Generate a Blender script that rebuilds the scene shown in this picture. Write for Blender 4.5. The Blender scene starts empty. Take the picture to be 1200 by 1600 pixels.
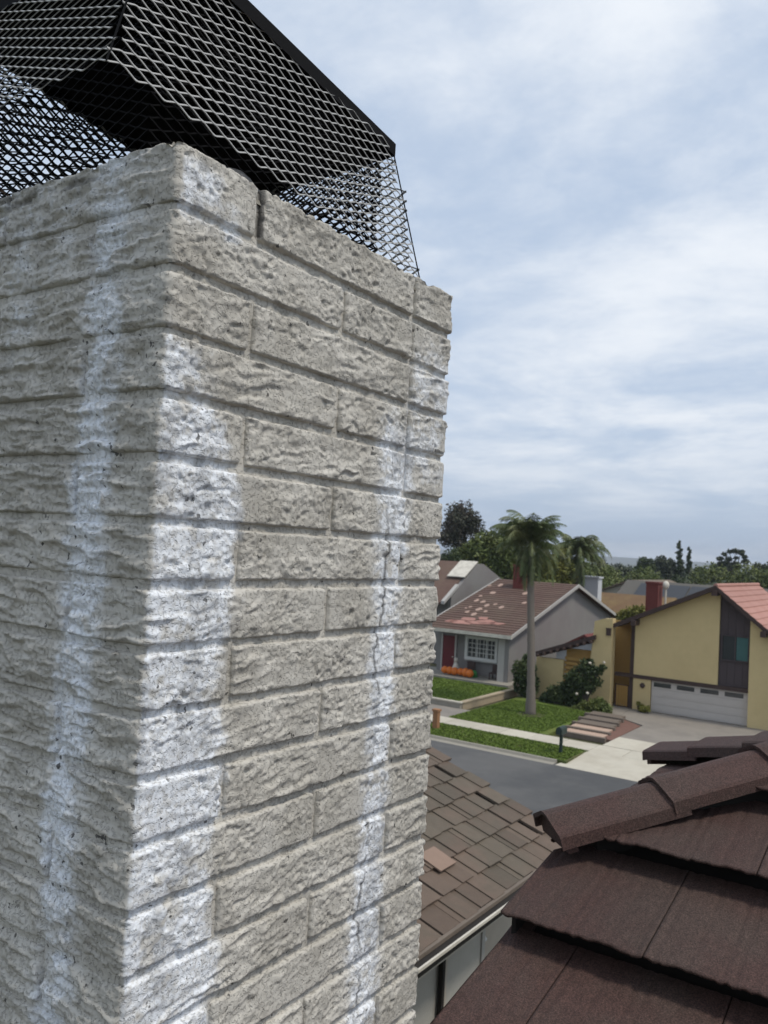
import bpy, math, random
import numpy as np
from mathutils import Vector, Matrix
R = math.radians
random.seed(7)
rng = np.random.default_rng(11)
S = bpy.context.scene
COL = S.collection

# ------------------------------------------------------------------ camera
# world: +X goes across the street, +Y along the street to the left, +Z up, street level z = 0
H = 8.6
F, YAW, PITCH, ROLL = 1300.0, R(34.12), R(2.52), R(3.15)
_fh = np.array([math.cos(YAW), math.sin(YAW), 0.0]); _r = np.array([math.sin(YAW), -math.cos(YAW), 0.0])
_fw = _fh*math.cos(PITCH) + np.array([0, 0, math.sin(PITCH)]); _u = np.cross(_r, _fw)
_ri = math.cos(ROLL)*_r + math.sin(ROLL)*_u
_ui = -math.sin(ROLL)*_r + math.cos(ROLL)*_u
cam = bpy.data.cameras.new('camera'); camo = bpy.data.objects.new('camera', cam); COL.objects.link(camo)
S.camera = camo
cam.sensor_fit = 'VERTICAL'; cam.sensor_height = 36.0; cam.lens = 36.0*F/1600.0
cam.clip_start = 0.05; cam.clip_end = 20000
m = Matrix.Identity(4)
for i in range(3):
    m[i][0] = _ri[i]; m[i][1] = _ui[i]; m[i][2] = -_fw[i]
m[2][3] = H
camo.matrix_world = m
cam.dof.use_dof = True; cam.dof.focus_distance = 1.45; cam.dof.aperture_fstop = 10.5
def ray(x, y): return _fw + _ri*(x-600)/F - _ui*(y-800)/F
def onX(x, y, X): d = ray(x, y); q = d*(X/d[0]); return (q[0], q[1], q[2]+H)     # point of the plane X = const seen at a photo pixel
def onZ(x, y, Z=0.0): d = ray(x, y); q = d*((Z-H)/d[2]); return (q[0], q[1], Z)

# ------------------------------------------------------------------ sky, sun, exposure
SUN_EL, SUN_DIR = R(60), Vector((0.05, -1.0, 0)).normalized()
w = bpy.data.worlds.new('World'); S.world = w; w.use_nodes = True
nt = w.node_tree; nt.nodes.clear()
def N(nt, t, **kw):
    n = nt.nodes.new(t)
    for k, v in kw.items():
        if k.startswith('i_'):
            n.inputs[k[2:].replace('_', ' ')].default_value = v
        else: setattr(n, k, v)
    return n
def L(nt, a, ao, b, bi): nt.links.new(a.outputs[ao], b.inputs[bi])
def MATH(nt, op, a, b=None, c=None, clamp=False):
    n = nt.nodes.new('ShaderNodeMath'); n.operation = op; n.use_clamp = clamp
    for i, v in enumerate((a, b, c)):
        if v is None: continue
        if isinstance(v, (int, float)): n.inputs[i].default_value = v
        else: nt.links.new(v, n.inputs[i])
    return n.outputs[0]
def RAMP(nt, fac, stops, interp='EASE'):
    n = nt.nodes.new('ShaderNodeValToRGB'); n.color_ramp.interpolation = interp
    e = n.color_ramp.elements
    while len(e) < len(stops): e.new(0.5)
    for k, (p, c) in enumerate(stops):
        e[k].position = p; e[k].color = (c, c, c, 1) if isinstance(c, (int, float)) else (*c, 1)
    nt.links.new(fac, n.inputs[0]); return n.outputs[0]
def MIX(nt, fac, a, b, blend='MIX'):
    n = nt.nodes.new('ShaderNodeMix'); n.data_type = 'RGBA'; n.blend_type = blend
    for idx, v in ((0, fac), (6, a), (7, b)):
        if isinstance(v, (int, float)): n.inputs[idx].default_value = v
        elif isinstance(v, tuple): n.inputs[idx].default_value = (*v, 1)
        else: nt.links.new(v, n.inputs[idx])
    return n.outputs[2]
sky = N(nt, 'ShaderNodeTexSky', sky_type='NISHITA', sun_disc=False, sun_elevation=SUN_EL,
        sun_rotation=math.atan2(SUN_DIR.x, SUN_DIR.y), air_density=1.0, dust_density=2.0, ozone_density=1.0)
tc = N(nt, 'ShaderNodeTexCoord'); sp = N(nt, 'ShaderNodeSeparateXYZ'); L(nt, tc, 'Generated', sp, 0)
zz = MATH(nt, 'MAXIMUM', sp.outputs[2], 0.0)
den = MATH(nt, 'ADD', zz, 0.14)
cx_ = MATH(nt, 'DIVIDE', sp.outputs[0], den); cy_ = MATH(nt, 'DIVIDE', sp.outputs[1], den)
cb = N(nt, 'ShaderNodeCombineXYZ'); nt.links.new(cx_, cb.inputs[0]); nt.links.new(cy_, cb.inputs[1])
mp = N(nt, 'ShaderNodeMapping'); mp.inputs['Rotation'].default_value = (0, 0, R(-22)); mp.inputs['Scale'].default_value = (1.0, 0.88, 1.0)
L(nt, cb, 0, mp, 0)
n1 = N(nt, 'ShaderNodeTexNoise', i_Scale=1.35, i_Detail=9.0, i_Roughness=0.56, i_Distortion=0.35); L(nt, mp, 0, n1, 'Vector')
n2 = N(nt, 'ShaderNodeTexNoise', i_Scale=0.42, i_Detail=4.0, i_Roughness=0.5); L(nt, mp, 0, n2, 'Vector')
n3 = N(nt, 'ShaderNodeTexNoise', i_Scale=5.0, i_Detail=9.0, i_Roughness=0.68, i_Distortion=0.25); L(nt, mp, 0, n3, 'Vector')
cov = MATH(nt, 'ADD', MATH(nt, 'MULTIPLY', n1.outputs[0], 0.62), MATH(nt, 'ADD', MATH(nt, 'MULTIPLY', n2.outputs[0], 0.30), MATH(nt, 'MULTIPLY', n3.outputs[0], 0.20)))
cl = RAMP(nt, cov, [(0.46, 0.0), (0.72, 1.0)])
nish = MIX(nt, 1.0, sky.outputs[0], (0.075, 0.075, 0.075), 'MULTIPLY')
gap = MIX(nt, 0.80, nish, (0.54, 0.655, 0.83))           # thin high veil over the blue
base = MIX(nt, cl, gap, (0.82, 0.865, 0.925))
# stratus bank low over the horizon, all the way round
nb = N(nt, 'ShaderNodeTexNoise', i_Scale=2.2, i_Detail=6.0, i_Roughness=0.55); mpb = N(nt, 'ShaderNodeMapping'); mpb.inputs['Scale'].default_value = (1, 1, 14)
L(nt, tc, 'Generated', mpb, 0); L(nt, mpb, 0, nb, 'Vector')
el = MATH(nt, 'ADD', sp.outputs[2], MATH(nt, 'MULTIPLY', MATH(nt, 'SUBTRACT', nb.outputs[0], 0.5), 0.07))
bank = RAMP(nt, MATH(nt, 'MULTIPLY', el, 5.0), [(0.0, 0.0), (0.10, 0.25), (0.22, 0.85), (0.48, 0.30), (0.75, 0.0)])
base = MIX(nt, MATH(nt, 'MULTIPLY', bank, 0.75), base, (0.45, 0.55, 0.69))
bg = N(nt, 'ShaderNodeBackground'); nt.links.new(base, bg.inputs[0]); bg.inputs[1].default_value = 1.04
wo = N(nt, 'ShaderNodeOutputWorld'); L(nt, bg, 0, wo, 0)

sl = bpy.data.lights.new('sun', 'SUN'); sl.energy = 2.3; sl.angle = R(10); sl.color = (1.0, 0.94, 0.84)
so = bpy.data.objects.new('sun', sl); COL.objects.link(so)
sd = Vector((SUN_DIR.x*math.cos(SUN_EL), SUN_DIR.y*math.cos(SUN_EL), math.sin(SUN_EL)))
so.rotation_euler = sd.to_track_quat('Z', 'Y').to_euler()
vs = S.view_settings; vs.view_transform = 'Standard'; vs.look = 'None'; vs.exposure = 0.06; vs.gamma = 1.0; vs.use_curve_mapping = False

# ------------------------------------------------------------------ helpers
class MB:
    def __init__(s): s.v = []; s.f = []
    def add(s, vs, fs):
        o = len(s.v); s.v += [tuple(map(float, a)) for a in vs]; s.f += [tuple(i+o for i in q) for q in fs]; return s
    def box(s, a, b):
        x0, y0, z0 = (min(p, q) for p, q in zip(a, b)); x1, y1, z1 = (max(p, q) for p, q in zip(a, b))
        return s.add([(x0,y0,z0),(x1,y0,z0),(x1,y1,z0),(x0,y1,z0),(x0,y0,z1),(x1,y0,z1),(x1,y1,z1),(x0,y1,z1)],
                     [(0,3,2,1),(4,5,6,7),(0,1,5,4),(1,2,6,5),(2,3,7,6),(3,0,4,7)])
    def prism(s, poly, vec):           # polygon (3-D points) extruded by vec
        n = len(poly); vec = np.array(vec, float)
        vs = [np.array(p, float) for p in poly]; vs += [p+vec for p in vs]
        return s.add(vs, [tuple(range(n))[::-1], tuple(range(n, 2*n))] + [(i, (i+1) % n, (i+1) % n+n, i+n) for i in range(n)])
    def bar(s, a, b, wd, up=(0,0,1), th=None):      # rectangular bar a->b
        a = np.array(a, float); b = np.array(b, float); th = th or wd
        d = b-a; d /= np.linalg.norm(d); up = np.array(up, float)
        x = np.cross(d, up); x /= max(np.linalg.norm(x), 1e-9); y = np.cross(x, d)
        q = [a+sx*x*wd/2+sy*y*th/2 for sx, sy in ((-1,-1),(1,-1),(1,1),(-1,1))]
        return s.prism(q, b-a)
    def tube(s, pts, rad, n=8, cap=True):
        P = [np.array(p, float) for p in pts]; rad = rad if hasattr(rad, '__len__') else [rad]*len(P)
        o = len(s.v); vs = []
        for i, p in enumerate(P):
            d = P[min(i+1, len(P)-1)]-P[max(i-1, 0)]; d /= max(np.linalg.norm(d), 1e-9)
            ref = np.array([0,0,1.0]) if abs(d[2]) < 0.9 else np.array([1.0,0,0])
            x = np.cross(d, ref); x /= np.linalg.norm(x); y = np.cross(d, x)
            for k in range(n):
                t = 2*math.pi*k/n; vs.append(p+rad[i]*(math.cos(t)*x+math.sin(t)*y))
        fs = [(i*n+k, i*n+(k+1) % n, (i+1)*n+(k+1) % n, (i+1)*n+k) for i in range(len(P)-1) for k in range(n)]
        if cap: fs += [tuple(range(n))[::-1], tuple((len(P)-1)*n+k for k in range(n))]
        return s.add(vs, fs)
    def ball(s, c, r, seg=10, rings=7, noise=0.0):
        c = np.array(c, float); r = np.array(r, float)*np.ones(3); vs = [c+(0,0,r[2])]
        for i in range(1, rings):
            a = math.pi*i/rings
            for k in range(seg):
                t = 2*math.pi*k/seg; j = 1+noise*(random.random()-.5)
                vs.append(c+r*j*np.array([math.sin(a)*math.cos(t), math.sin(a)*math.sin(t), math.cos(a)]))
        vs.append(c-(0,0,r[2])); n = len(vs)
        fs = [(0, 1+k, 1+(k+1) % seg) for k in range(seg)]
        fs += [(1+i*seg+k, 1+(i+1)*seg+k, 1+(i+1)*seg+(k+1) % seg, 1+i*seg+(k+1) % seg) for i in range(rings-2) for k in range(seg)]
        fs += [(n-1, 1+(rings-2)*seg+(k+1) % seg, 1+(rings-2)*seg+k) for k in range(seg)]
        return s.add(vs, fs)
    def build(s, name, mat, parent=None, smooth=False):
        me = bpy.data.meshes.new(name); me.from_pydata(s.v, [], s.f); me.update()
        return link(name, me, mat, parent, smooth)
def link(name, me, mat, parent=None, smooth=False):
    if mat is not None and not me.materials: me.materials.append(mat)
    if smooth: me.polygons.foreach_set('use_smooth', [True]*len(me.polygons))
    o = bpy.data.objects.new(name, me); COL.objects.link(o)
    if parent is not None:
        o.parent = parent; o.matrix_parent_inverse = Matrix.Translation(-world_loc(parent))
    return o
_loc = {}
def world_loc(o):                       # no parent is ever rotated or scaled
    return Vector(_loc.get(o.name, (0, 0, 0)))
def thing(name, loc, label, cat, group=None):
    o = bpy.data.objects.new(name, None); COL.objects.link(o); o.location = loc; o.empty_display_size = 0.1
    _loc[o.name] = tuple(loc); return tag(o, label, cat, group)
def tag(o, label=None, cat=None, group=None, kind=None):
    if label: o['label'] = label
    if cat: o['category'] = cat
    if group: o['group'] = group
    if kind: o['kind'] = kind
    return o
def npmesh(name, V, Fq, attrs=None):
    me = bpy.data.meshes.new(name); nv, nf = len(V), len(Fq)
    me.vertices.add(nv); me.vertices.foreach_set('co', np.asarray(V, np.float32).ravel())
    k = Fq.shape[1]; me.loops.add(nf*k); me.loops.foreach_set('vertex_index', Fq.astype(np.int32).ravel())
    me.polygons.add(nf); me.polygons.foreach_set('loop_start', np.arange(0, nf*k, k, dtype=np.int32))
    me.update(calc_edges=True)
    for n_, a in (attrs or {}).items():
        at = me.attributes.new(n_, 'FLOAT', 'POINT'); at.data.foreach_set('value', np.asarray(a, np.float32).ravel())
    me.validate(); return me
def gridfaces(nu, nv):
    i = np.arange(nu-1)[:, None]*nv + np.arange(nv-1)[None, :]
    i = i.ravel(); return np.stack([i, i+nv, i+nv+1, i+1], 1)

# value noise on numpy arrays
def _hash(ix, iy, seed):
    h = (ix.astype(np.int64)*374761393 + iy.astype(np.int64)*668265263 + seed*974634777) & 0xffffffff
    h = ((h ^ (h >> 13))*1274126177) & 0xffffffff
    h = (h ^ (h >> 16))*2246822519 & 0xffffffff
    return ((h ^ (h >> 15)) & 0xffffff)/float(0xffffff)
def vnoise(x, y, seed=0):
    ix = np.floor(x); iy = np.floor(y); fx = x-ix; fy = y-iy
    fx = fx*fx*fx*(fx*(fx*6-15)+10); fy = fy*fy*fy*(fy*(fy*6-15)+10)
    a = _hash(ix, iy, seed); b = _hash(ix+1, iy, seed); c = _hash(ix, iy+1, seed); d = _hash(ix+1, iy+1, seed)
    return (a+(b-a)*fx)*(1-fy) + (c+(d-c)*fx)*fy
def fbm(x, y, seed=0, o=4, g=0.5):
    t = 0; a = 1; n = 0
    for k in range(o):
        t = t + a*vnoise(x*2**k+k*17.3, y*2**k-k*9.1, seed+k*31); n += a; a *= g
    return t/n*2-1
def sm(a, b, x): t = np.clip((x-a)/(b-a), 0, 1); return t*t*(3-2*t)

# ------------------------------------------------------------------ materials
MT = {}
def mat(name, col, rough=0.8, var=0.15, scale=4.0, bump=0.0, bscale=60.0, col2=None, c2scale=1.0, c2amt=0.5, rand=0.0, metallic=0.0, spec=0.4, stretch=None, dist=0.01, speck=0):
    mm = bpy.data.materials.new(name); mm.use_nodes = True; t = mm.node_tree; b = t.nodes['Principled BSDF']
    tcn = N(t, 'ShaderNodeTexCoord'); src = tcn.outputs['Object']
    gi = N(t, 'ShaderNodeNewGeometry'); src = gi.outputs['Position']
    if stretch:
        mpn = N(t, 'ShaderNodeMapping'); mpn.inputs['Scale'].default_value = stretch; t.links.new(src, mpn.inputs[0]); src = mpn.outputs[0]
    na = N(t, 'ShaderNodeTexNoise', i_Scale=scale, i_Detail=6.0, i_Roughness=0.65); t.links.new(src, na.inputs['Vector'])
    v = MATH(t, 'MULTIPLY_ADD', na.outputs[0], 2*var, 1-var)
    if speck:
        nz_ = N(t, 'ShaderNodeTexNoise', i_Scale=float(speck), i_Detail=2.0, i_Roughness=0.6); t.links.new(src, nz_.inputs['Vector'])
        v = MATH(t, 'MULTIPLY', v, RAMP(t, nz_.outputs[0], [(0.34, 0.55), (0.5, 0.97), (0.66, 1.55)], 'LINEAR'))
    if rand:
        oi = N(t, 'ShaderNodeObjectInfo'); v = MATH(t, 'MULTIPLY', v, MATH(t, 'MULTIPLY_ADD', oi.outputs['Random'], 2*rand, 1-rand))
    c = col
    if col2:
        nb_ = N(t, 'ShaderNodeTexNoise', i_Scale=c2scale, i_Detail=5.0, i_Roughness=0.6); t.links.new(src, nb_.inputs['Vector'])
        c = MIX(t, MATH(t, 'MULTIPLY', RAMP(t, nb_.outputs[0], [(0.40, 0.0), (0.64, 1.0)]), c2amt), col, col2)
    cc = MIX(t, 1.0, c if not isinstance(c, tuple) else c, v, 'MULTIPLY')
    t.links.new(cc, b.inputs['Base Color'])
    b.inputs['Roughness'].default_value = rough; b.inputs['Metallic'].default_value = metallic; b.inputs['Specular IOR Level'].default_value = spec
    if bump:
        nn = N(t, 'ShaderNodeTexNoise', i_Scale=bscale, i_Detail=5.0, i_Roughness=0.7); t.links.new(src, nn.inputs['Vector'])
        bp = N(t, 'ShaderNodeBump'); bp.inputs['Strength'].default_value = bump; bp.inputs['Distance'].default_value = dist
        t.links.new(nn.outputs[0], bp.inputs['Height']); t.links.new(bp.outputs[0], b.inputs['Normal'])
    MT[name] = mm; return mm

# chimney paint: warm grey paint, chalky white runs (attribute 'stain'), grime and hairline cracks (attribute 'dark')
mm = bpy.data.materials.new('chimney_paint'); mm.use_nodes = True; t = mm.node_tree; b = t.nodes['Principled BSDF']
g_ = N(t, 'ShaderNodeNewGeometry'); P_ = g_.outputs['Position']
a1 = N(t, 'ShaderNodeAttribute', attribute_name='stain'); a2 = N(t, 'ShaderNodeAttribute', attribute_name='dark')
na = N(t, 'ShaderNodeTexNoise', i_Scale=9.0, i_Detail=8.0, i_Roughness=0.65); t.links.new(P_, na.inputs['Vector'])
nb2 = N(t, 'ShaderNodeTexNoise', i_Scale=90.0, i_Detail=4.0, i_Roughness=0.7); t.links.new(P_, nb2.inputs['Vector'])
paint = MIX(t, RAMP(t, na.outputs[0], [(0.35, 0.0), (0.68, 1.0)]), (0.425, 0.40, 0.352), (0.575, 0.548, 0.495))
stf = MATH(t, 'MULTIPLY', a1.outputs['Fac'], MATH(t, 'MULTIPLY_ADD', RAMP(t, nb2.outputs[0], [(0.36, 0.0), (0.58, 1.0)]), 0.5, 0.5), clamp=True)
paint = MIX(t, stf, paint, (0.81, 0.84, 0.885))
nd = N(t, 'ShaderNodeTexNoise', i_Scale=70.0, i_Detail=2.0, i_Roughness=0.5); t.links.new(P_, nd.inputs['Vector'])
nd2 = N(t, 'ShaderNodeTexNoise', i_Scale=14.0, i_Detail=2.0, i_Roughness=0.5); t.links.new(P_, nd2.inputs['Vector'])
speck = MATH(t, 'MULTIPLY', RAMP(t, nd.outputs[0], [(0.67, 0.0), (0.70, 1.0)]), RAMP(t, nd2.outputs[0], [(0.42, 0.15), (0.6, 1.0)]))
dk = MATH(t, 'MAXIMUM', MATH(t, 'MULTIPLY', speck, 0.85), a2.outputs['Fac'], clamp=True)
paint = MIX(t, dk, paint, (0.035, 0.033, 0.032))
t.links.new(paint, b.inputs['Base Color']); b.inputs['Roughness'].default_value = 0.72; b.inputs['Specular IOR Level'].default_value = 0.35
nf = N(t, 'ShaderNodeTexNoise', i_Scale=330.0, i_Detail=4.0, i_Roughness=0.7); t.links.new(P_, nf.inputs['Vector'])
ng = N(t, 'ShaderNodeTexNoise', i_Scale=150.0, i_Detail=3.0, i_Roughness=0.65, i_Distortion=0.4); t.links.new(P_, ng.inputs['Vector'])
hs = MATH(t, 'ADD', MATH(t, 'MULTIPLY', nf.outputs[0], 0.5), RAMP(t, ng.outputs[0], [(0.36, 0.0), (0.48, 1.0)]))
bp = N(t, 'ShaderNodeBump'); bp.inputs['Strength'].default_value = 0.9; bp.inputs['Distance'].default_value = 0.0021
t.links.new(hs, bp.inputs['Height']); t.links.new(bp.outputs[0], b.inputs['Normal'])
MT['chimney'] = mm

mat('crown', (0.30, 0.285, 0.25), 0.9, 0.3, 30, 0.8, 120, (0.16, 0.15, 0.12), 12, 0.7)
mat('tar', (0.03, 0.032, 0.036), 0.35, 0.3, 30, 0.6, 60)
mat('black_metal', (0.005, 0.005, 0.006), 0.8, 0.2, 20, 0.1, 90, spec=0.12)
mat('mesh_metal', (0.34, 0.34, 0.335), 0.42, 0.3, 40, 0.0, 60, spec=0.6)
mat('rust', (0.13, 0.085, 0.06), 0.8, 0.3, 60)
mat('brown_tile', (0.066, 0.034, 0.028), 0.8, 0.35, 40, 1.0, 300, (0.064, 0.043, 0.035), 2.5, 0.8, rand=0.10, dist=0.004, speck=230)
mat('brown_cap', (0.066, 0.034, 0.028), 0.75, 0.35, 40, 1.0, 300, (0.064, 0.042, 0.034), 3, 0.7, rand=0.06, dist=0.004, speck=230)
mat('deck_dark', (0.02, 0.017, 0.015), 0.95, 0.2, 10)
mat('shake_tile', (0.125, 0.090, 0.068), 0.85, 0.22, 9, 0.5, 60, (0.095, 0.083, 0.062), 1.2, 0.7, rand=0.16)
mat('salmon_tile', (0.24, 0.165, 0.125), 0.85, 0.12, 9, 0.3, 60)
mat('cream_trim', (0.62, 0.58, 0.50), 0.6, 0.15, 6, 0.1, 40, (0.35, 0.32, 0.27), 3, 0.5)
mat('grey_stucco', (0.46, 0.44, 0.395), 0.9, 0.10, 6, 0.5, 90, (0.40, 0.385, 0.345), 0.7, 0.6)
mat('tan_stucco', (0.46, 0.41, 0.345), 0.9, 0.10, 6, 0.5, 90)
mat('dark_void', (0.02, 0.019, 0.018), 0.9, 0.2, 6)
mat('white_paint', (0.60, 0.60, 0.58), 0.6, 0.06, 5)
mat('yellow_stucco', (0.58, 0.455, 0.235), 0.9, 0.08, 3, 0.4, 40, (0.51, 0.395, 0.20), 0.5, 0.5)
mat('orange_wood', (0.42, 0.25, 0.075), 0.8, 0.15, 3, 0.2, 30, stretch=(1, 1, 8))  # orange-yellow wood of the recess wall, gate and court slats
mat('dark_wood', (0.055, 0.034, 0.028), 0.75, 0.2, 5, 0.3, 30)
mat('plum_siding', (0.065, 0.05, 0.052), 0.8, 0.1, 5, 0.2, 30)
mat('garage_white', (0.47, 0.43, 0.39), 0.6, 0.06, 3)
mat('glass_dark', (0.03, 0.035, 0.04), 0.08, 0.2, 2, spec=0.6)
mat('glass_teal', (0.05, 0.12, 0.12), 0.08, 0.2, 2, spec=0.6)
mat('salmon_roof', (0.36, 0.19, 0.155), 0.85, 0.12, 2.5, 0.4, 25, (0.32, 0.15, 0.12), 1.0, 0.5, rand=0.10)
mat('taupe_roof', (0.15, 0.115, 0.085), 0.9, 0.15, 3, 0.4, 20)
mat('redbrown_roof', (0.105, 0.062, 0.048), 0.9, 0.22, 3, 0.5, 14, (0.125, 0.085, 0.062), 0.35, 0.8, rand=0.08)
mat('patch_pale', (0.36, 0.25, 0.20), 0.9, 0.2, 4)
mat('grey_house_wall', (0.225, 0.215, 0.205), 0.9, 0.07, 3, 0.3, 40, (0.20, 0.18, 0.18), 0.4, 0.6)
mat('grey_trim', (0.40, 0.385, 0.36), 0.7, 0.08, 3)
mat('red_paint', (0.12, 0.012, 0.016), 0.5, 0.1, 3)
mat('brick_red', (0.135, 0.035, 0.028), 0.9, 0.25, 6, 0.5, 30)
mat('orange_plastic', (0.62, 0.16, 0.02), 0.5, 0.1, 3)
mat('green_plastic', (0.05, 0.25, 0.06), 0.5, 0.1, 3)
mat('orange_roof', (0.15, 0.09, 0.045), 0.9, 0.2, 2, 0.4, 12, (0.20, 0.14, 0.06), 0.5, 0.6)
mat('taupe_wall', (0.42, 0.39, 0.33), 0.9, 0.06, 2)
mat('white_wall', (0.50, 0.52, 0.54), 0.9, 0.06, 2)
mat('grey_roof', (0.10, 0.093, 0.082), 0.9, 0.15, 2, 0.3, 12)
mat('solar', (0.035, 0.038, 0.045), 0.6, 0.1, 2)
mat('asphalt', (0.10, 0.098, 0.096), 0.9, 0.16, 1.6, 0.4, 40, (0.065, 0.066, 0.068), 0.22, 0.9)
mat('concrete', (0.47, 0.435, 0.36), 0.9, 0.12, 2.5, 0.3, 25, (0.40, 0.36, 0.29), 0.6, 0.7, rand=0.06)
mat('drive_grey', (0.24, 0.215, 0.185), 0.9, 0.15, 2.5, 0.3, 25, (0.19, 0.17, 0.15), 0.6, 0.7)
mat('kerb_grey', (0.27, 0.25, 0.21), 0.9, 0.18, 3)
mat('lawn', (0.10, 0.15, 0.018), 0.95, 0.35, 3.5, 0.9, 18, (0.115, 0.125, 0.025), 0.5, 0.75, dist=0.05)
mat('grass_blade', (0.11, 0.165, 0.022), 0.8, 0.5, 5)
mat('verge', (0.062, 0.085, 0.018), 0.95, 0.4, 4, 0.9, 18, (0.115, 0.10, 0.04), 0.9, 0.8, dist=0.05)
mat('soil', (0.075, 0.055, 0.04), 0.95, 0.3, 4, 0.6, 20)
mat('mulch_red', (0.16, 0.085, 0.065), 0.95, 0.3, 5, 0.6, 20)
mat('timber', (0.15, 0.12, 0.095), 0.85, 0.25, 4, 0.4, 20)
mat('paver_pink', (0.42, 0.30, 0.23), 0.9, 0.2, 3, 0.3, 20)
mat('bark_palm', (0.15, 0.13, 0.11), 0.95, 0.25, 6, 0.8, 14, stretch=(1, 1, 6))
mat('bark', (0.09, 0.075, 0.06), 0.95, 0.3, 4, 0.6, 12)
mat('ground_far', (0.075, 0.075, 0.035), 0.95, 0.4, 0.03, 0, 1, (0.055, 0.062, 0.03), 0.008, 0.8)
mat('hill', (0.09, 0.09, 0.06), 0.95, 0.35, 0.006)
mat('tan_wall', (0.36, 0.29, 0.20), 0.9, 0.12, 3)
mat('post_wood', (0.30, 0.15, 0.07), 0.8, 0.2, 5)
mat('mail_green', (0.018, 0.035, 0.03), 0.5, 0.1, 5)
def leafmat(name, col, col2, rand=0.0):
    mm = mat(name, col, 0.6, 0.45, 1.3, 0, 1, col2, 0.7, 0.8, rand=rand, spec=0.3)
    b = mm.node_tree.nodes['Principled BSDF']; b.inputs['Subsurface Weight'].default_value = 0.0
    return mm
leafmat('leaf_dark', (0.036, 0.056, 0.019), (0.062, 0.082, 0.026))
leafmat('leaf_mid', (0.09, 0.118, 0.03), (0.135, 0.15, 0.042))
leafmat('leaf_yellow', (0.155, 0.155, 0.030), (0.11, 0.13, 0.03))
leafmat('leaf_euc', (0.058, 0.062, 0.040), (0.085, 0.062, 0.048))
leafmat('leaf_palm', (0.085, 0.115, 0.042), (0.15, 0.155, 0.07))
leafmat('leaf_far', (0.040, 0.052, 0.026), (0.062, 0.070, 0.036))
leafmat('flower', (0.50, 0.46, 0.38), (0.45, 0.40, 0.34))

# ------------------------------------------------------------------ ground, street
def sheet(name, pts, z, m_, th=0.0):
    mb = MB()
    if th: mb.prism([(x, y, z-th) for x, y in pts], (0, 0, th))
    else: mb.add([(x, y, z) for x, y in pts], [tuple(range(len(pts)))])
    o = mb.build(name, MT[m_]); return tag(o, kind='structure')
sheet('ground', [(-6000, -6000), (9000, -6000), (9000, 9000), (-6000, 9000)], -0.03, 'ground_far')
sheet('road', [(24.5, -120), (33.62, -120), (33.62, 160), (24.5, 160)], 0.0, 'asphalt')
KX0, KX1 = 33.62, 33.80
def kerb(y0, y1):
    return tag(MB().prism([(KX0-0.30, 0, 0.004), (KX0, 0, 0.03), (KX0+0.05, 0, 0.13), (KX1, 0, 0.13), (KX1, 0, -0.05), (KX0-0.30, 0, -0.05)], (0, y1-y0, 0)).build('kerb', MT['kerb_grey']), kind='structure')
k = kerb(0, 1); k.data.transform(Matrix.Diagonal((1, 100-13.4, 1, 1))); k.location = (0, 13.4, 0)
k2 = kerb(0, 1); k2.data.transform(Matrix.Diagonal((1, 46.6, 1, 1))); k2.location = (0, -40, 0)
sheet('verge', [(KX1, 13.0), (36.45, 13.0), (36.45, 20.9), (KX1, 20.9)], 0.125, 'verge', 0.15)
sheet('verge', [(KX1, 26), (36.45, 26), (36.45, 100), (KX1, 100)], 0.125, 'verge', 0.15)
# sidewalk in slabs
sw = sheet('sidewalk', [(36.45, -40), (37.95, -40), (37.95, 100), (36.45, 100)], 0.10, 'soil', 0.12)
slab = MB().box((36.46, 0.012, 0.10), (37.94, 1.49, 0.14)); me = None
for i in range(-6, 30):
    y = 13.0 + 1.502*i
    if me is None: o = slab.build('slab', MT['concrete'], sw); me = o.data
    else: o = link('slab', me, None, sw)
    o.location = (0, y, random.uniform(-.006, .006))
# driveway apron and drive of the yellow house
ap = tag(MB().prism([(33.35, 6.6, 0.006), (33.35, 13.3, 0.006), (36.44, 12.95, 0.142), (36.44, 7.0, 0.142)], (0, 0, -0.05)).build('driveway_apron', MT['concrete']), kind='structure')
sheet('driveway', [(37.96, 7.2), (40.3, 7.2), (40.3, 12.9), (37.96, 12.9)], 0.150, 'concrete', 0.2)
sheet('driveway', [(40.31, 7.4), (48.6, 7.6), (48.6, 14.9), (45.4, 14.6), (44.2, 12.9), (40.31, 12.9)], 0.146, 'drive_grey', 0.2)
sheet('entry_path', [(45.4, 14.62), (48.6, 14.92), (50.2, 16.2), (46.6, 16.6), (45.0, 15.6)], 0.150, 'drive_grey', 0.2)
# front lawn of the yellow house
def lawn_sheet(name, poly, z, m_):
    return sheet(name, poly, z, m_, 0.2)
lawn_sheet('lawn', [(37.96, 15.6), (45.5, 16.0), (46.8, 17.0), (46.8, 21.1), (37.96, 21.0)], 0.16, 'lawn')
lawn_sheet('lawn', [(40.75, 21.95), (47.6, 22.05), (47.6, 31.0), (40.75, 31.0)], 0.42, 'lawn')
def tufts(name, x0, x1, y0, y1, z, n, hgt, label):
    X = rng.uniform(x0, x1, n); Y = rng.uniform(y0, y1, n); a = rng.uniform(0, math.pi, n); h = hgt*rng.uniform(.5, 1.3, n); wd = rng.uniform(.03, .07, n)
    dx = np.cos(a)*wd; dy = np.sin(a)*wd; lx = rng.uniform(-.05, .05, n); ly = rng.uniform(-.05, .05, n)
    V = np.stack([np.stack([X-dx, Y-dy, np.full(n, z)], 1), np.stack([X+dx, Y+dy, np.full(n, z)], 1), np.stack([X+lx, Y+ly, z+h], 1)], 1).reshape(-1, 3)
    o = link(name, npmesh(name, V, np.arange(3*n).reshape(-1, 3)), MT['grass_blade']); return tag(o, label, 'grass', kind='stuff')
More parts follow.
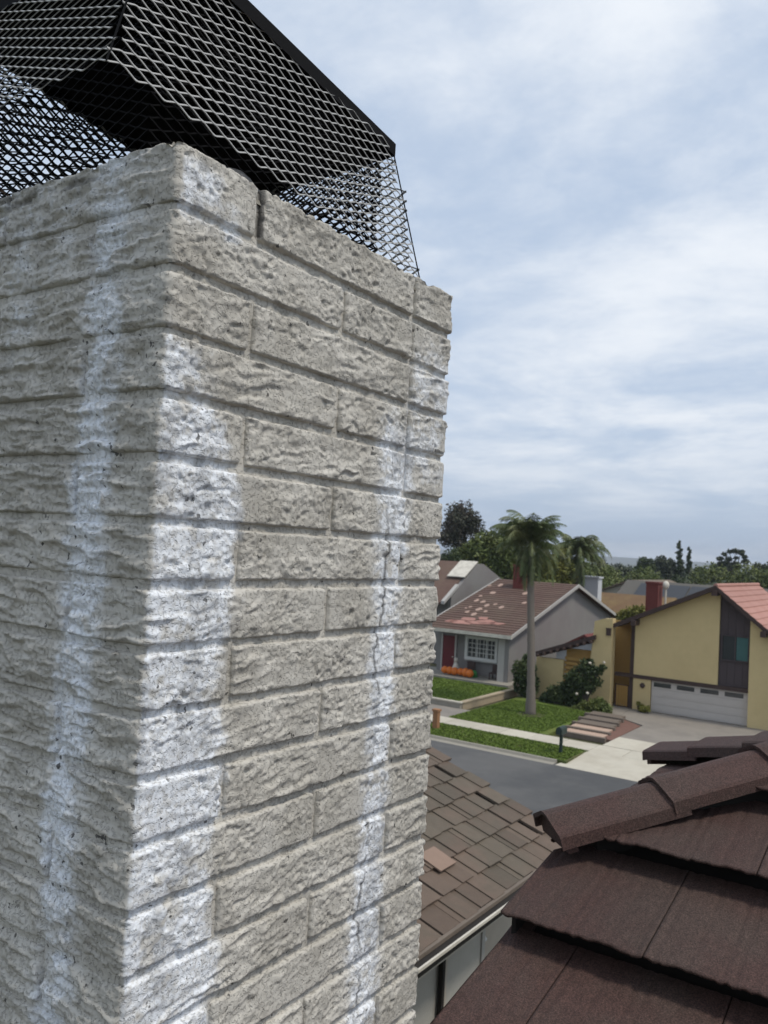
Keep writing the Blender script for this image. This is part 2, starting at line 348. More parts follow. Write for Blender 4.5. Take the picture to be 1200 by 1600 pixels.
tufts('grass', 37.98, 45.4, 16.0, 20.95, 0.155, 26000, 0.055, 'short green grass on the lawn around the tall palm')
tufts('grass', 40.8, 47.5, 22.0, 30.0, 0.415, 22000, 0.05, 'short green grass on the raised lawn of the gray house')
tufts('grass', 33.85, 36.4, 13.1, 20.8, 0.12, 9000, 0.06, 'patchy grass on the strip between kerb and sidewalk')
rw = thing('retaining_wall', (40.6, 21.8, 0), 'low tan retaining wall edging the raised lawn of the gray house', 'wall')
MB().box((40.5, 21.75, 0), (40.74, 31, 0.40)).build('wall_face', MT['kerb_grey'], rw)
MB().box((40.745, 21.7, 0), (47.8, 21.94, 0.38)).build('wall_side', MT['tan_wall'], rw)
MB().box((40.46, 21.7, 0.405), (40.78, 31, 0.475)).build('coping', MT['concrete'], rw)
MB().box((40.785, 21.66, 0.385), (47.8, 21.98, 0.465)).build('coping', MT['tan_wall'], rw)
sheet('side_drive', [(37.96, 21.02), (40.45, 21.02), (40.45, 31), (37.96, 31)], 0.146, 'drive_grey', 0.2)
sheet('porch_floor', [(47.85, 22.4), (51.2, 22.4), (51.2, 30.0), (47.85, 30.0)], 0.50, 'kerb_grey', 0.6)

# ------------------------------------------------------------------ the painted brick chimney
C = 0.095                                   # course height
CX, CY = 8.648*C, 10.118*C                  # near corner
ZJ0 = H + 5.238*C                           # first bed joint from the top
WX, WY = 8.82*C, 0.82
ZT = ZJ0 + 1.0*C
chim = thing('chimney', (CX+WX/2, CY+WY/2, 0), 'painted rough brick chimney with white chalky streaks and a black mesh cap', 'chimney')
RC = 0.010
def perim(s):
    """perimeter parameter s (0 = near corner, + along the street-ward face, - along the other face) -> x, y, normal"""
    s = np.asarray(s, float); x = np.zeros_like(s); y = np.zeros_like(s); nx = np.zeros_like(s); ny = np.zeros_like(s)
    lf = s < -RC; rt = (s >= RC) & (s <= WX-RC); cn = ~lf & (s < RC); fr = s >= WX+RC; c2 = (s > WX-RC) & ~fr
    x[lf] = 0; y[lf] = -s[lf]; nx[lf] = -1
    x[rt] = s[rt]; ny[rt] = -1
    a = (s[cn]+RC)/(2*RC)*math.pi/2; x[cn] = RC-RC*np.cos(a); y[cn] = RC-RC*np.sin(a); nx[cn] = -np.cos(a); ny[cn] = -np.sin(a)
    a = (s[c2]-WX+RC)/(2*RC)*math.pi/2; x[c2] = WX-RC+RC*np.sin(a); y[c2] = RC-RC*np.cos(a); nx[c2] = np.sin(a); ny[c2] = -np.cos(a)
    x[fr] = WX; y[fr] = s[fr]-WX; nx[fr] = 1
    return CX+x, CY+y, nx, ny
def stain_fn(s, z):
    """white chalk: a run at the near end of the right face, one along the cracked seam, one on the left face"""
    d = (ZJ0-z)/C                                                   # courses below the first joint
    wob = 0.25*fbm(s*30, z*9, 5) + 0.5*fbm(s*7, z*7, 6)
    su = s/C
    row = np.floor(d); jag = (vnoise(row*3.7+0.5, row*0+2.5, 77)-.5)*0.9
    wn = 0.95+0.95*sm(2.4, 5.2, d); st = sm(-0.10, 0.05, su)*(1-sm(wn-0.38, wn+0.16, su+0.55*wob+jag*0.45+0.22*fbm(s*40, z*40, 19, 3)))*sm(1.6, 2.4, d+0.9*wob)
    st = np.maximum(st, 0.9*sm(0.0, 0.1, su)*(1-sm(1.2, 1.8, su))*np.exp(-((d+0.15+0.25*wob-0.15*su)/0.33)**2))
    c = 6.75-0.02*d+0.25*wob*0.6
    wdt = 0.70-0.20*sm(4.0, 6.5, d)+0.22*vnoise(row*1.3, row*0, 9)
    st = np.maximum(st, np.exp(-((su-c)/wdt)**4)*sm(1.2, 3.2, d+1.5*wob)*0.95)
    st = np.maximum(st, 0.72*np.exp(-((su-8.0)/1.0)**4)*np.exp(-((d-2.0)/1.8)**4))
    st = np.maximum(st, 0.95*sm(0.02, 0.15, su)*(1-sm(0.6, 1.3, su+0.6*wob))*sm(-1.0, -0.6, d)*(1-sm(-0.25, 0.0, d)))
    cl_ = -1.62+0.30*np.sin(d*0.5)*0.3
    stl = np.exp(-((su-cl_+0.35*wob)/(0.56+0.15*wob))**4)*(0.85+0.22*fbm(s*12, z*5, 15))
    stl = np.maximum(stl, 0.45*sm(-6, -3.2, su)*(1-sm(-0.9, -0.2, su))*(1-sm(0.2, 2.0, d+1.8*wob)))
    stl = np.maximum(stl, 0.5*np.exp(-((su+4.0+wob)/0.6)**4)*sm(-0.2, 0.3, 0.6-d*0.25))
    tot = np.where(su < -0.12, stl, st)
    tot = tot*(0.84+0.34*fbm(s*16, z*11, 18, 4)+0.22*(vnoise(row*5.3, np.floor(su/2.3)*2.7, 55)-.5))
    return np.clip(tot*0.32+0.74*sm(0.28, 0.66, tot+0.60*fbm(s*65, z*80, 17, 4)+0.62*fbm(s*24, z*34, 27, 3)*np.clip(tot*3, 0, 1))*np.clip(tot*1.3, 0, 1), 0, 1)
def dark_fn(s, z, depth):
    d = (ZJ0-z)/C; su = s/C
    ck = 6.62-0.03*d+0.10*np.sin(z*23)+0.16*fbm(s*0, z*16, 21)
    k_ = np.exp(-((su-ck)/0.045)**2)*sm(3.6, 5.2, d)*sm(-0.25, 0.35, fbm(z*9, s*0, 23)+0.25)*0.75
    ck = 1.93+0.03*fbm(s*0, z*25, 3)
    k_ = np.maximum(k_, np.exp(-((su-ck)/0.06)**2)*(d < -0.1)*0.9)
    k_ = np.maximum(k_, 0.5*sm(0.1, 0.45, fbm(s*16, z*30, 41))*(d < -0.72)*1.0)
    # grey smudges in the chalk
    k_ = np.maximum(k_, 0.28*sm(0.15, 0.5, fbm(s*22, z*10, 44))*sm(0.2, 0.6, stain_fn(s, z))*(su > -0.2))
    return np.clip(k_, 0, 1)
def relief(s, z, seed):
    L_ = sm(0.03, -0.03, s+0.012*fbm(z*30, s*0, 12))                 # 1 on the left face
    q = seed*3.17
    wx = 0.010*fbm(s*30, z*30, 201, 2); wz = 0.008*fbm(s*30, z*30, 202, 2)
    big = fbm(s*14+q, z*26+q, 100, 2)
    rg = 1-2*np.abs(fbm((s+wx)*34+q, (z+wz)*52, 111, 3))             # sharp crests
    lump = fbm((s+wx)*70, (z+wz)*90, 110, 2)
    pit = sm(0.30, 0.62, fbm((s+wx)*62+5, (z+wz)*80, 121, 2))
    rr = 0.0022*big + 0.0017*rg + 0.0019*lump - 0.0024*pit + 0.0014*fbm(s*150, z*170, 170, 2)
    led = sm(-0.05, 0.35, fbm(s*6+9+q, z*7, 140))                    # patches of split ledges
    hr = 1-2*np.abs(fbm(s*13+q, (z-0.10*s+wz)*58, 150, 2))
    flat = sm(0.12, 0.42, fbm(s*11-q, z*15, 160))                     # paint-filled smooth patches
    rr = (rr*(1-0.55*led) + led*0.0036*hr)*(1-0.72*flat)
    sl = z+0.020*fbm(s*5, z*4, 8)-0.11*np.abs(s)*sm(-0.3, 1.4, ZJ0-z)
    rdg = 1-2*np.abs(fbm(s*10+q*.2, (sl+wz*.6)*36, 130, 2))
    lfr = 0.0062*rdg + 0.0030*(1-2*np.abs(fbm(s*17+4, (sl+wz*.4)*95, 131, 2))) + 0.0012*lump - 0.0012*pit + 0.0012*fbm(s*140, z*170, 171, 2)
    return (1-L_)*rr*1.2 + L_*lfr*1.2*(0.5+0.5*sm(0.0, 0.09, -s))
STEP = 0.0026
def brick(s0, s1, zb, zt_, seed, left=False, rough_top=False):
    ns = max(6, int((s1-s0)/STEP)); nz = max(6, int((zt_-zb)/STEP))
    sv = np.concatenate([[s0], np.linspace(s0+.0006, s1-.0006, ns), [s1]])
    zv = np.concatenate([[zb], np.linspace(zb+.0006, zt_-.0006, nz), [zt_]])
    Sg, Zg = np.meshgrid(sv, zv, indexing='ij')
    wob_s = 0.0022*fbm(Sg*0+seed, Zg*60, 60+seed % 9, 3); wob_z = 0.0024*fbm(Sg*38, Zg*0+seed*1.7, 61, 3)
    es = np.minimum(Sg-s0+wob_s, s1-Sg+wob_s)
    ez = np.minimum(Zg-zb+wob_z, zt_-Zg+wob_z)
    rim = sm(-0.001, 0.0038, es)*sm(-0.001, 0.0042, ez)
    rl = relief(Sg, Zg, seed)
    lf_ = sm(0.03, -0.02, Sg)*0.62
    dep = -0.0105*(1-rim)*(1-lf_) + rl*(0.30+0.70*rim)
    dep[0, :] = dep[-1, :] = -0.022; dep[:, 0] = dep[:, -1] = -0.022
    if rough_top:
        top = zt_-0.012*np.clip(fbm(Sg*14, Sg*0, 91, 4)+0.25, 0, 1)-0.010*np.clip(fbm(Sg*60, Sg*0, 92, 3), 0, 1)
        Zg = np.minimum(Zg, top)
    X, Y, nx, ny = perim(Sg)
    V = np.stack([X+nx*dep, Y+ny*dep, Zg], -1).reshape(-1, 3)
    me = npmesh('brick', V, gridfaces(*Sg.shape), {'stain': stain_fn(Sg, Zg), 'dark': dark_fn(Sg, Zg, dep)})
    return link('brick', me, MT['chimney'], chim, True)
JW = 0.0056                                  # half joint
ROWS = 18
for r_ in range(ROWS):
    zt_ = ZJ0 - (r_-1)*C; zb = zt_-C
    a_, b_ = zb+JW, zt_-JW
    if r_ == 0: b_ = zt_+0.004
    alt = r_ % 2 == 0
    j1, j2, j3 = 1.87*C, 4.47*C, 7.06*C
    rt = r_ == 0
    gv = JW*0.9
    if alt:      # corner stretcher wraps to the left, header on the right face
        segs = [(-8.3*C, -4.62*C-gv), (-4.62*C+gv, j1-gv), (j1+gv, j3-gv), (j3+gv, WX+0.30)]
    else:
        segs = [(-8.3*C, -7.1*C), (-7.1*C+2*gv, -1.95*C-gv), (-1.95*C+gv, j2-gv), (j2+gv, WX+0.16)]
        if r_ in (1, 3): segs[-1] = (j2+gv, j3-gv*0.5); segs.append((j3+gv*0.5, WX+0.16))
    for k_, (s0, s1) in enumerate(segs):
        brick(s0, s1, a_+random.uniform(-.0012, .0012), b_+random.uniform(-.0012, .0012), r_*7+k_*3+1, rough_top=rt)
# recessed mortar (one sheet round the visible faces) and the core that carries it down to the ground
sv = np.arange(-WY, WX+WY, 0.006); zv = np.arange(ZJ0-(ROWS-1)*C, ZJ0+0.9*C, 0.004)
Sg, Zg = np.meshgrid(sv, zv, indexing='ij'); X, Y, nx, ny = perim(Sg)
lface = sm(0.01, -0.03, Sg)
dep = -0.0074+0.0016*fbm(Sg*40, Zg*60, 70, 3)+lface*(0.0048+0.0035*fbm(Sg*20, Zg*50, 71, 3))
me = npmesh('mortar', np.stack([X+nx*dep, Y+ny*dep, Zg], -1).reshape(-1, 3), gridfaces(*Sg.shape), {'stain': stain_fn(Sg, Zg)*0.85, 'dark': dark_fn(Sg, Zg, dep)})
link('mortar', me, MT['chimney'], chim, True)
ZL = ZJ0-(ROWS-1)*C
MB().box((CX+.016, CY+.016, 0), (CX+WX-.016, CY+WY-.016, ZT-0.03)).build('core', MT['chimney'], chim)
MB().box((CX-.004, CY-.004, 0), (CX+WX+.004, CY+WY+.004, ZL-.01)).build('chimney_shaft', MT['chimney'], chim)
# mortar crown with an uneven edge
nu, nv = 90, 90
U, Vv = np.meshgrid(np.linspace(0, 1, nu), np.linspace(0, 1, nv), indexing='ij')
ed = np.minimum(np.minimum(U, 1-U)*WX, np.minimum(Vv, 1-Vv)*WY)
xx = CX+0.003+U*(WX-.006); yy = CY+0.003+Vv*(WY-.006)
hz = ZT-0.010+0.022*sm(0, 0.10, ed)+0.010*fbm(xx*22, yy*22, 300, 4)*sm(0.0, 0.01, ed)+0.006*fbm(xx*70, yy*70, 301, 3)
hz = hz+0.016*np.exp(-(((xx-CX-.03)/.07)**2+((yy-CY-.05)/.09)**2))*(1+fbm(xx*45, yy*45, 303, 3))*sm(0, .012, ed)
hz = np.where(ed < 0.002, ZT-0.03, hz)
link('mortar_crown', npmesh('mortar_crown', np.stack([xx, yy, hz], -1).reshape(-1, 3), gridfaces(nu, nv)), MT['crown'], chim, True)
# crumbs of broken mortar and a smeared bead of black sealant
mb = MB()
for k_ in range(9):
    mb.ball((CX+random.uniform(.01, .10), CY+random.uniform(.012, .16), ZT+random.uniform(.004, .014)), (random.uniform(.006, .013), random.uniform(.006, .012), random.uniform(.004, .008)), 9, 6, 0.45)
mb.build('mortar_rubble', MT['crown'], chim, True)
nu, nv = 150, 24
U, Vv = np.meshgrid(np.linspace(0, 1, nu), np.linspace(0, 1, nv), indexing='ij')
xx = CX+0.05+U*0.70; yy = CY+0.026+0.012*fbm(xx*18, xx*0, 310, 3)+Vv*0.075
hh = np.sin(np.pi*Vv)**0.7*np.sin(np.pi*np.clip(U*1.02, 0, 1))**0.4
hz = ZT-0.004+hh*(0.020+0.016*fbm(xx*26, yy*26, 311, 4)+0.034*np.exp(-((U-.14)/.11)**2))
link('sealant_bead', npmesh('sealant_bead', np.stack([xx, yy, hz], -1).reshape(-1, 3), gridfaces(nu, nv)), MT['tar'], chim, True)

# ------------------------------------------------------------------ spark arrestor: tapered expanded-metal box under a solid lid, sitting askew
O3 = np.array([CX, CY, ZT])
cap = thing('spark_arrestor', (CX+.33, CY+.36, ZT), 'black spark arrestor cap of expanded metal mesh with solid lid on the chimney', 'chimney cap')
def bz(x): return 0.083-0.075*(x+0.10)
def lz(x): return 0.362-0.097*(x+0.015)
B4 = [np.array([-.102, .048, bz(-.102)]), np.array([.742, .036, bz(.742)]), np.array([.742, .69, bz(.742)]), np.array([-.102, .69, bz(-.102)])]
T4 = [np.array([-.012, .080, lz(-.012)]), np.array([.672, .080, lz(.672)]), np.array([.705, .640, lz(.705)]), np.array([-.012, .640, lz(-.012)])]
def mesh_panel(b0, b1, t0, t1, name='mesh_panel', m_='mesh_metal'):
    b0, b1, t0, t1 = (np.array(q)+O3 for q in (b0, b1, t0, t1))
    wlen = np.linalg.norm(b1-b0); hlen = np.linalg.norm((t0+t1)/2-(b0+b1)/2)
    LW, SW = 0.053, 0.0205
    nor = np.cross(b1-b0, t0-b0); nor /= np.linalg.norm(nor)          # points outwards or inwards; fixed below
    cen = sum(np.array(q) for q in B4)/4+O3
    if nor@(b0-cen) < 0: nor = -nor
    up = (t0+t1)/2-(b0+b1)/2; up /= np.linalg.norm(up); ax = (b1-b0)/wlen
    def at(u, v):                                                    # metres along the base, metres up; tapers are cut, not squeezed
        return b0+ax*u+up*v
    def inside(u, v):
        v_ = v/hlen; l_ = (t0-b0)@ax*v_; r__ = wlen+((t1-b1)@ax)*v_
        return l_-.006 <= u <= r__+.004 and -0.001 <= v <= hlen+.001
    mb = MB(); bond = 0.004; flip = -1
    nr, ncol = int(hlen/SW*2)+2, int(wlen/LW)+3
    for j in range(nr):
        for i in range(-1, ncol):
            u0 = (i+(0.5 if j % 2 else 0))*LW; v0 = j*SW/2
            for sgn in (-1, 1):
                u1 = u0+sgn*LW/2; v1 = v0+SW/2
                # strand with a short bond flat at each end
                pts = [(u0, v0), (u0+sgn*bond, v0+.0006), (u1-sgn*bond, v1-.0006), (u1, v1)]
                if not (inside(u0, v0) and inside(u1, v1)): continue
                wl_ = 0.0025 if sgn*flip > 0 else 0.0016; wv = (up*0.94-nor*0.34)*wl_; tv = (nor*0.94+up*0.34)*0.0007
                vs = []
                for (u, v) in pts:
                    c_ = at(u, v); vs += [c_-wv-tv, c_+wv-tv, c_+wv+tv, c_-wv+tv]
                fs = []
                for q in range(3):
                    o = q*4; fs += [(o+k, o+(k+1) % 4, o+4+(k+1) % 4, o+4+k) for k in range(4)]
                mb.add(vs, fs)
    return mb.build(name, MT[m_], cap)
mesh_panel(B4[0], B4[1], T4[0], T4[1]); mesh_panel(B4[0], B4[3], T4[0], T4[3])
mesh_panel(B4[3], B4[2], T4[3], T4[2]); mesh_panel(B4[1], B4[2], T4[1], T4[2])
K4 = [(.02, .10), (.66, .10), (.66, .625), (.02, .625)]
kb = [np.array([x, y, -.012]) for x, y in K4]; kt = [np.array([x, y, lz(x)-.008]) for x, y in K4]
for a_, b_ in ((0, 1), (0, 3), (3, 2), (1, 2)): mesh_panel(kb[a_], kb[b_], kt[a_], kt[b_], 'skirt_panel', 'black_metal')
# solid lid: plate with a folded rim and a shallow pyramid top
lid = MB(); ov = 0.004
T5 = [np.array([T4[0][0]-ov, T4[0][1]-ov, 0]), np.array([T4[1][0]+ov, T4[1][1]-ov, 0]), np.array([T4[2][0]+ov, T4[2][1]+ov, 0]), np.array([T4[3][0]-ov, T4[3][1]+ov, 0])]
lo = [O3+np.array([q[0], q[1], lz(q[0])-0.012]) for q in T5]; hi = [q+np.array([0, 0, 0.028]) for q in lo]
inl = [O3+np.array([q[0]*0.985+.006, q[1]*0.985+.006, lz(q[0])+0.004]) for q in T5]
apx = O3+np.array([.33, .36, lz(.33)+0.07])
lid.add(lo+hi+inl+[apx], [(0,1,5,4),(1,2,6,5),(2,3,7,6),(3,0,4,7),(4,5,12),(5,6,12),(6,7,12),(7,4,12),(0,8,9,1),(1,9,10,2),(2,10,11,3),(3,11,8,0),(8,11,10,9)])
lid.build('lid', MT['black_metal'], cap)
for k_ in range(4):       # bent corner seams and the legs that stand in the mortar
    a, b2 = O3+B4[k_], O3+T4[k_]
    MB().bar(a, b2, 0.0025, th=0.002).build('corner_seam', MT['black_metal'], cap)
legm = MB().bar(O3+np.array([.06, .62, bz(.06)+.02]), O3+np.array([.12, .50, -.01]), .016, th=.004)
legm.build('leg', MT['rust'], cap)
MB().bar(O3+np.array([.66, .10, bz(.66)]), O3+np.array([.66, .12, -.01]), .02, th=.004).build('leg', MT['rust'], cap)
MB().bar(O3+np.array([.18, .10, bz(.18)]), O3+np.array([.18, .12, -.01]), .02, th=.004).build('leg', MT['black_metal'], cap)

# ------------------------------------------------------------------ the roof we stand on
TH = math.tan(R(22.3)); ZP = H-1.83                                 # plane z = ZP + TH*x faces the camera
XH, YE = 2.40, 0.945                                                # where the hip starts, left edge
ZE = ZP+TH*XH                                                       # level of the left eave
XE = 3.70                                                           # far end of the left eave
house = thing('brown_tiled_house', (2, -4, 0), 'house in the foreground with dark brown granule coated roof tiles and hip caps', 'house')
XR = (XH+XE)/2; YA = YE-(XE-XH)/2; ZR = ZE+TH*(XE-XH)/2
YB = -6.0; X0 = -3.2; XF = 8.0
deck = MB(); q = -0.05
dv = [(X0, YE-.03, ZP+TH*X0+q), (XH, YE-.03, ZE+q), (XR, YA, ZR+q), (XR, YB, ZR+q), (X0, YB, ZP+TH*X0+q), (XE, YE-.03, ZE+q), (XF, YE-.03-0, ZR-TH*(XF-XR)+q), (XF, YB, ZR-TH*(XF-XR)+q)]
deck.add(dv, [(0, 4, 3, 2, 1), (1, 2, 5), (2, 3, 7, 6, 5)])
roof = deck.build('roof', MT['deck_dark'], house)
MB().box((X0+.5, YB+.3, 0), (XF-.5, YE-.35, ZP+TH*(X0+.5)-.15)).build('wall', MT['tan_stucco'], house)
MB().prism([(X0+.5, YE-.352, 5.0), (X0+.5, YE-.352, ZP+TH*(X0+.5)-.1), (XR, YE-.352, ZE-.08), (XF-.5, YE-.352, ZR-TH*(XF-.5-XR)-.12), (XF-.5, YE-.352, 5.0)], (0, -.1, 0)).build('gable_wall', MT['tan_stucco'], house)
rake = MB(); rake.prism([(X0, YE-.022, ZP+TH*X0-.16), (XH, YE-.022, ZE-.16), (XH, YE-.022, ZE-.035), (X0, YE-.022, ZP+TH*X0-.035)], (0, -.03, 0)); rake.build('rake_board', MT['dark_wood'], house)
def rooftile(P, w_, l_, clamp, seed, lift=0.080, th=0.007, nU=49, nV=8):
    """shell tile: P(u, v, h) -> world; u along the course 0..w_, v up the slope 0..l_; open underneath along the butt"""
    u = np.linspace(0.0, w_, nU); v = np.concatenate([[0], np.linspace(0.012, l_+0.05, nV-1)])
    U, V_ = np.meshgrid(u, v, indexing='ij')
    rag = 0.006*(vnoise(U*18+seed*5.1, U*0+seed, 400)-.5)+0.007*(vnoise(U*75+seed*3.1, U*0+seed, 404)-.5)
    V2 = V_+rag*(1-np.clip(V_/0.12, 0, 1))
    hgt = lift*(1-np.clip(V_/l_, 0, 1.1)) + 0.002*(np.sin(U/w_*2*math.pi)**2-.5)*np.clip(1-V_/.25, 0, 1)
    for g0, dpt in ((0.02, .004), (0.5*w_-.012, .005), (0.5*w_+.014, .0035), (w_-.02, .004), (0.13*w_, .002), (0.27*w_, .003), (0.36*w_, .0015), (0.64*w_, .002), (0.76*w_, .003), (0.88*w_, .0015)):
        hgt = hgt-dpt*np.exp(-((U-g0)/0.006)**2)
    hgt = hgt+0.0015*fbm(U*20+seed, V_*12, 402, 3)
    top = np.array([P(a, b_, h) for a, b_, h in zip(U.ravel(), V2.ravel(), hgt.ravel())])
    bot = np.array([P(a, b_, h-th) for a, b_, h in zip(U.ravel(), V2.ravel(), hgt.ravel())])
    n = len(top); V3 = np.concatenate([top, bot]); 
    gf = gridfaces(nU, nV); gb = gf[:, ::-1]+n
    edge = []
    for i in range(nU-1): edge.append([i*nV, i*nV+n, (i+1)*nV+n, (i+1)*nV])
    for j in range(nV-1):
        edge.append([j, j+1, j+1+n, j+n]); k = (nU-1)*nV; edge.append([k+j+1, k+j, k+j+n, k+j+1+n])
    return npmesh('roof_tile', V3, np.concatenate([gf, gb, np.array(edge)]))
TW, TE = 0.372, 0.343                                               # tile width, horizontal exposure
cs = math.cos(R(22.3)); sn = math.sin(R(22.3))
def add_tile(P, seed, l_=TE/cs, w_=TW-.003, lift=0.080):
    me = rooftile(P, w_, l_, None, seed, lift=lift); o = link('roof_tile', me, MT['brown_tile'], roof, True); return o
XC2 = 1.14*1.83                                                      # a measured course line
for i in range(-12, 4):
    xs = XC2-.02+TE*i
    if xs+TE < X0 or xs > XR: continue
    for j in range(0, 11):
        ys = YE - TW*j + (TW*0.5 if i % 2 else 0.0)
        def P(u, v, h, xs=xs, ys=ys):
            x = xs+v*cs; y = ys-u; x = min(x, XR)
            ymax = YE if x <= XH else YE-(x-XH); y = min(y, ymax)
            return (x-h*sn, y, ZP+TH*x+h*cs-0.03+0.012)
        if ys-TW > YE: continue
        if xs > XH and ys-TW > YE-(xs-XH): continue
        add_tile(P, i*13+j)
for i in range(-12, 4):
    xs = XC2-.02+TE*i
    if xs+TE < X0 or xs+.02 > XH: continue
    xe = min(xs+TE, XH); zq = lambda x: ZP+TH*x
    MB().prism([(xs+.02, YE-.012, zq(xs)-.05), (xe, YE-.012, zq(xe)-.05), (xe, YE-.012, zq(xe)-.022+.045*(1-(xe-xs)/TE)), (xs+.02, YE-.012, zq(xs)+.036)], (0, -.012, 0)).build('rake_closure', MT['deck_dark'], roof)
# hip end facing left: two courses between the hips
for i in range(0, 2):
    for j in range(0, 5):
        xs = XH-.1+TW*j+(0.12 if i else 0.0); ys = YE-TE*i
        def P(u, v, h, xs=xs, ys=ys):
            y = ys-v*cs; y = max(y, YA); t_ = YE-y
            x = min(max(xs+u, XH+t_), XE-t_)
            return (x, y+h*sn, ZE+TH*t_+h*cs-0.018)
        if xs+TW < XH+(YE-ys) or xs > XE-(YE-ys): continue
        add_tile(P, 300+i*9+j, lift=0.03)
# street-ward slope
for i in range(0, 13):
    for j in range(0, 9):
        xs = XE+.05-TE*(i-1)+TE*11 if False else XR+TE*(i+1); ys = YE-TW*j+(TW*.5 if i % 2 else 0)
        if xs > XF or ys-TW > YE: continue
        def P(u, v, h, xs=xs, ys=ys):
            x = max(xs-v*cs, XR); y = ys-u; ymax = YE if x >= XE else YE-(XE-x); y = min(y, ymax)
            return (x+h*sn, y, ZR-TH*(x-XR)+h*cs-0.018)
        if xs-TE < XE and ys-TW > YE-(XE-xs+TE): continue
        add_tile(P, 500+i*11+j)
# hip caps: folded box pieces, each overlapping the one below
def hipcap(a, d, ln, seed, end=True):
    a = np.array(a, float); d = np.array(d, float); d /= np.linalg.norm(d)
    side = np.cross(d, (0, 0, 1.0)); side /= np.linalg.norm(side); upn = np.cross(side, d)
    prof = [(-.106, -.044), (-.104, -.010), (-.097, -.003), (-.02, .031), (0, .034), (.02, .031), (.097, -.003), (.104, -.010), (.106, -.044)]
    inn = [(x*.93, z-.011) for x, z in prof]; inn[0] = (inn[0][0], prof[0][1]); inn[-1] = (inn[-1][0], prof[-1][1])
    n = len(prof); vs = []
    for k in (0, 0.02, 0.5, 1.0):
        grow = 1.0 if k > 0.01 else 1.03; lift = 0.016*(1-k)
        for (x, z) in prof: vs.append(a+d*ln*k+side*x*grow+upn*(z*grow+lift))
        for (x, z) in inn: vs.append(a+d*ln*k+side*x*grow+upn*(z*grow+lift))
    fs = []; st = 2*n
    for q in range(3):
        o = q*st
        fs += [(o+i, o+i+1, o+st+i+1, o+st+i) for i in range(n-1)]
        fs += [(o+n+i+1, o+n+i, o+st+n+i, o+st+n+i+1) for i in range(n-1)]
        fs += [(o, o+st, o+st+n, o+n), (o+n-1, o+2*n-1, o+st+2*n-1, o+st+n-1)]
    fs += [(i+1, i, n+i, n+i+1) for i in range(n-1)]
    if end: vs.append(a+d*.02+upn*-.06); 
    mb = MB().add(vs, fs); o = mb.build('hip_cap', MT['brown_cap'], roof); return o
CLN = 0.36
def endplug(a, d):          # mortar-dark closure just inside the open end of a cap
    a = np.array(a, float); sd_ = np.cross(d, (0, 0, 1.0)); sd_ /= np.linalg.norm(sd_); un = np.cross(sd_, d)
    pr = [(-.098, -.046), (-.098, -.004), (-.092, .004), (-.02, .036), (0, .039), (.02, .036), (.092, .004), (.098, -.004), (.098, -.046)]
    MB().prism([a+d*.018+sd_*x+un*z for x, z in pr], d*.03).build('hip_end_plug', MT['brown_cap'], roof)
def hipboard(a, b_): MB().bar(np.array(a)-(0, 0, .03), np.array(b_)-(0, 0, .03), .10, th=.10).build('hip_board', MT['deck_dark'], roof)
hipboard((XH+.075, YE-.075, ZE+.075*TH+.015), (XR, YA, ZR+.015)); hipboard((XE-.03, YE-.03, ZE), (XR, YA, ZR)); hipboard((XR, YA, ZR), (XR, YB, ZR))
dh = np.array([1, -1, TH])/np.linalg.norm([1, -1, TH])
start = np.array([XH-.015, YE-.005, ZE+0.055])
for k_ in range(3): hipcap(start+dh*(CLN*k_-.03), dh, CLN+.05, k_)
endplug(start-dh*.03, dh)
dh2 = np.array([-1, -1, TH])/np.linalg.norm([-1, -1, TH])
start2 = np.array([XE+.03, YE+.03, ZE+0.032])
for k_ in range(3): hipcap(start2+dh2*(CLN*k_-.03), dh2, CLN+.05, 5+k_)
endplug(start2-dh2*.03, dh2)
for k_ in range(14): hipcap((XR, YA-.02-CLN*k_, ZR+.045), (0, -1, 0), CLN+.05, 20+k_)

# ------------------------------------------------------------------ the house next door (shake-tile roof, eave towards us)
D = 3.5; YN = 1.0753*D; TN = math.tan(R(20)); ZN = H-D; XN = 10.2; YRID = YN+4.6
nb_h = thing('shake_tiled_house', (7, 8, 0), 'neighbouring house with brown shake tile roof, cream gutter and gray stucco wall below our roof', 'house')
NX0 = 1.0
deck = MB().add([(NX0, YN, ZN-.06), (XN, YN, ZN-.06), (XN, YRID, ZN-.06+TN*(YRID-YN)), (NX0, YRID, ZN-.06+TN*(YRID-YN)), (XN, 2*YRID-YN, ZN-.06), (NX0, 2*YRID-YN, ZN-.06)], [(0, 1, 2, 3), (3, 2, 4, 5)])
nroof = deck.build('roof', MT['deck_dark'], nb_h)
ct, st_ = math.cos(R(20)), math.sin(R(20))
def shake(wd, ln, narrow_left):
    mb = MB(); na_ = wd*0.27
    parts_ = [(0, na_, .016), (na_+.006, wd, .028)] if narrow_left else [(0, wd-na_-.006, .028), (wd-na_, wd, .016)]
    for a, b_, h_ in parts_:
        mb.add([(a, 0, -.01), (b_, 0, -.01), (b_, ln+.03, -.02), (a, ln+.03, -.02), (a, 0, h_), (b_, 0, h_), (b_, ln+.03, h_-.022), (a, ln+.03, h_-.022)],
               [(0,3,2,1),(4,5,6,7),(0,1,5,4),(1,2,6,5),(2,3,7,6),(3,0,4,7)])
    me = bpy.data.meshes.new('roof_tile'); me.from_pydata(mb.v, [], mb.f); me.update(); return me
SWD, SEX = 0.335, 0.325
sh = [shake(SWD-.008, SEX, True), shake(SWD-.008, SEX, False)]
for me in sh: me.materials.append(MT['shake_tile'])
slp = Matrix(((1, 0, 0), (0, ct, -st_), (0, st_, ct))).to_4x4()
sal = onZ(690, 1335, 5.6)
cnt = 0
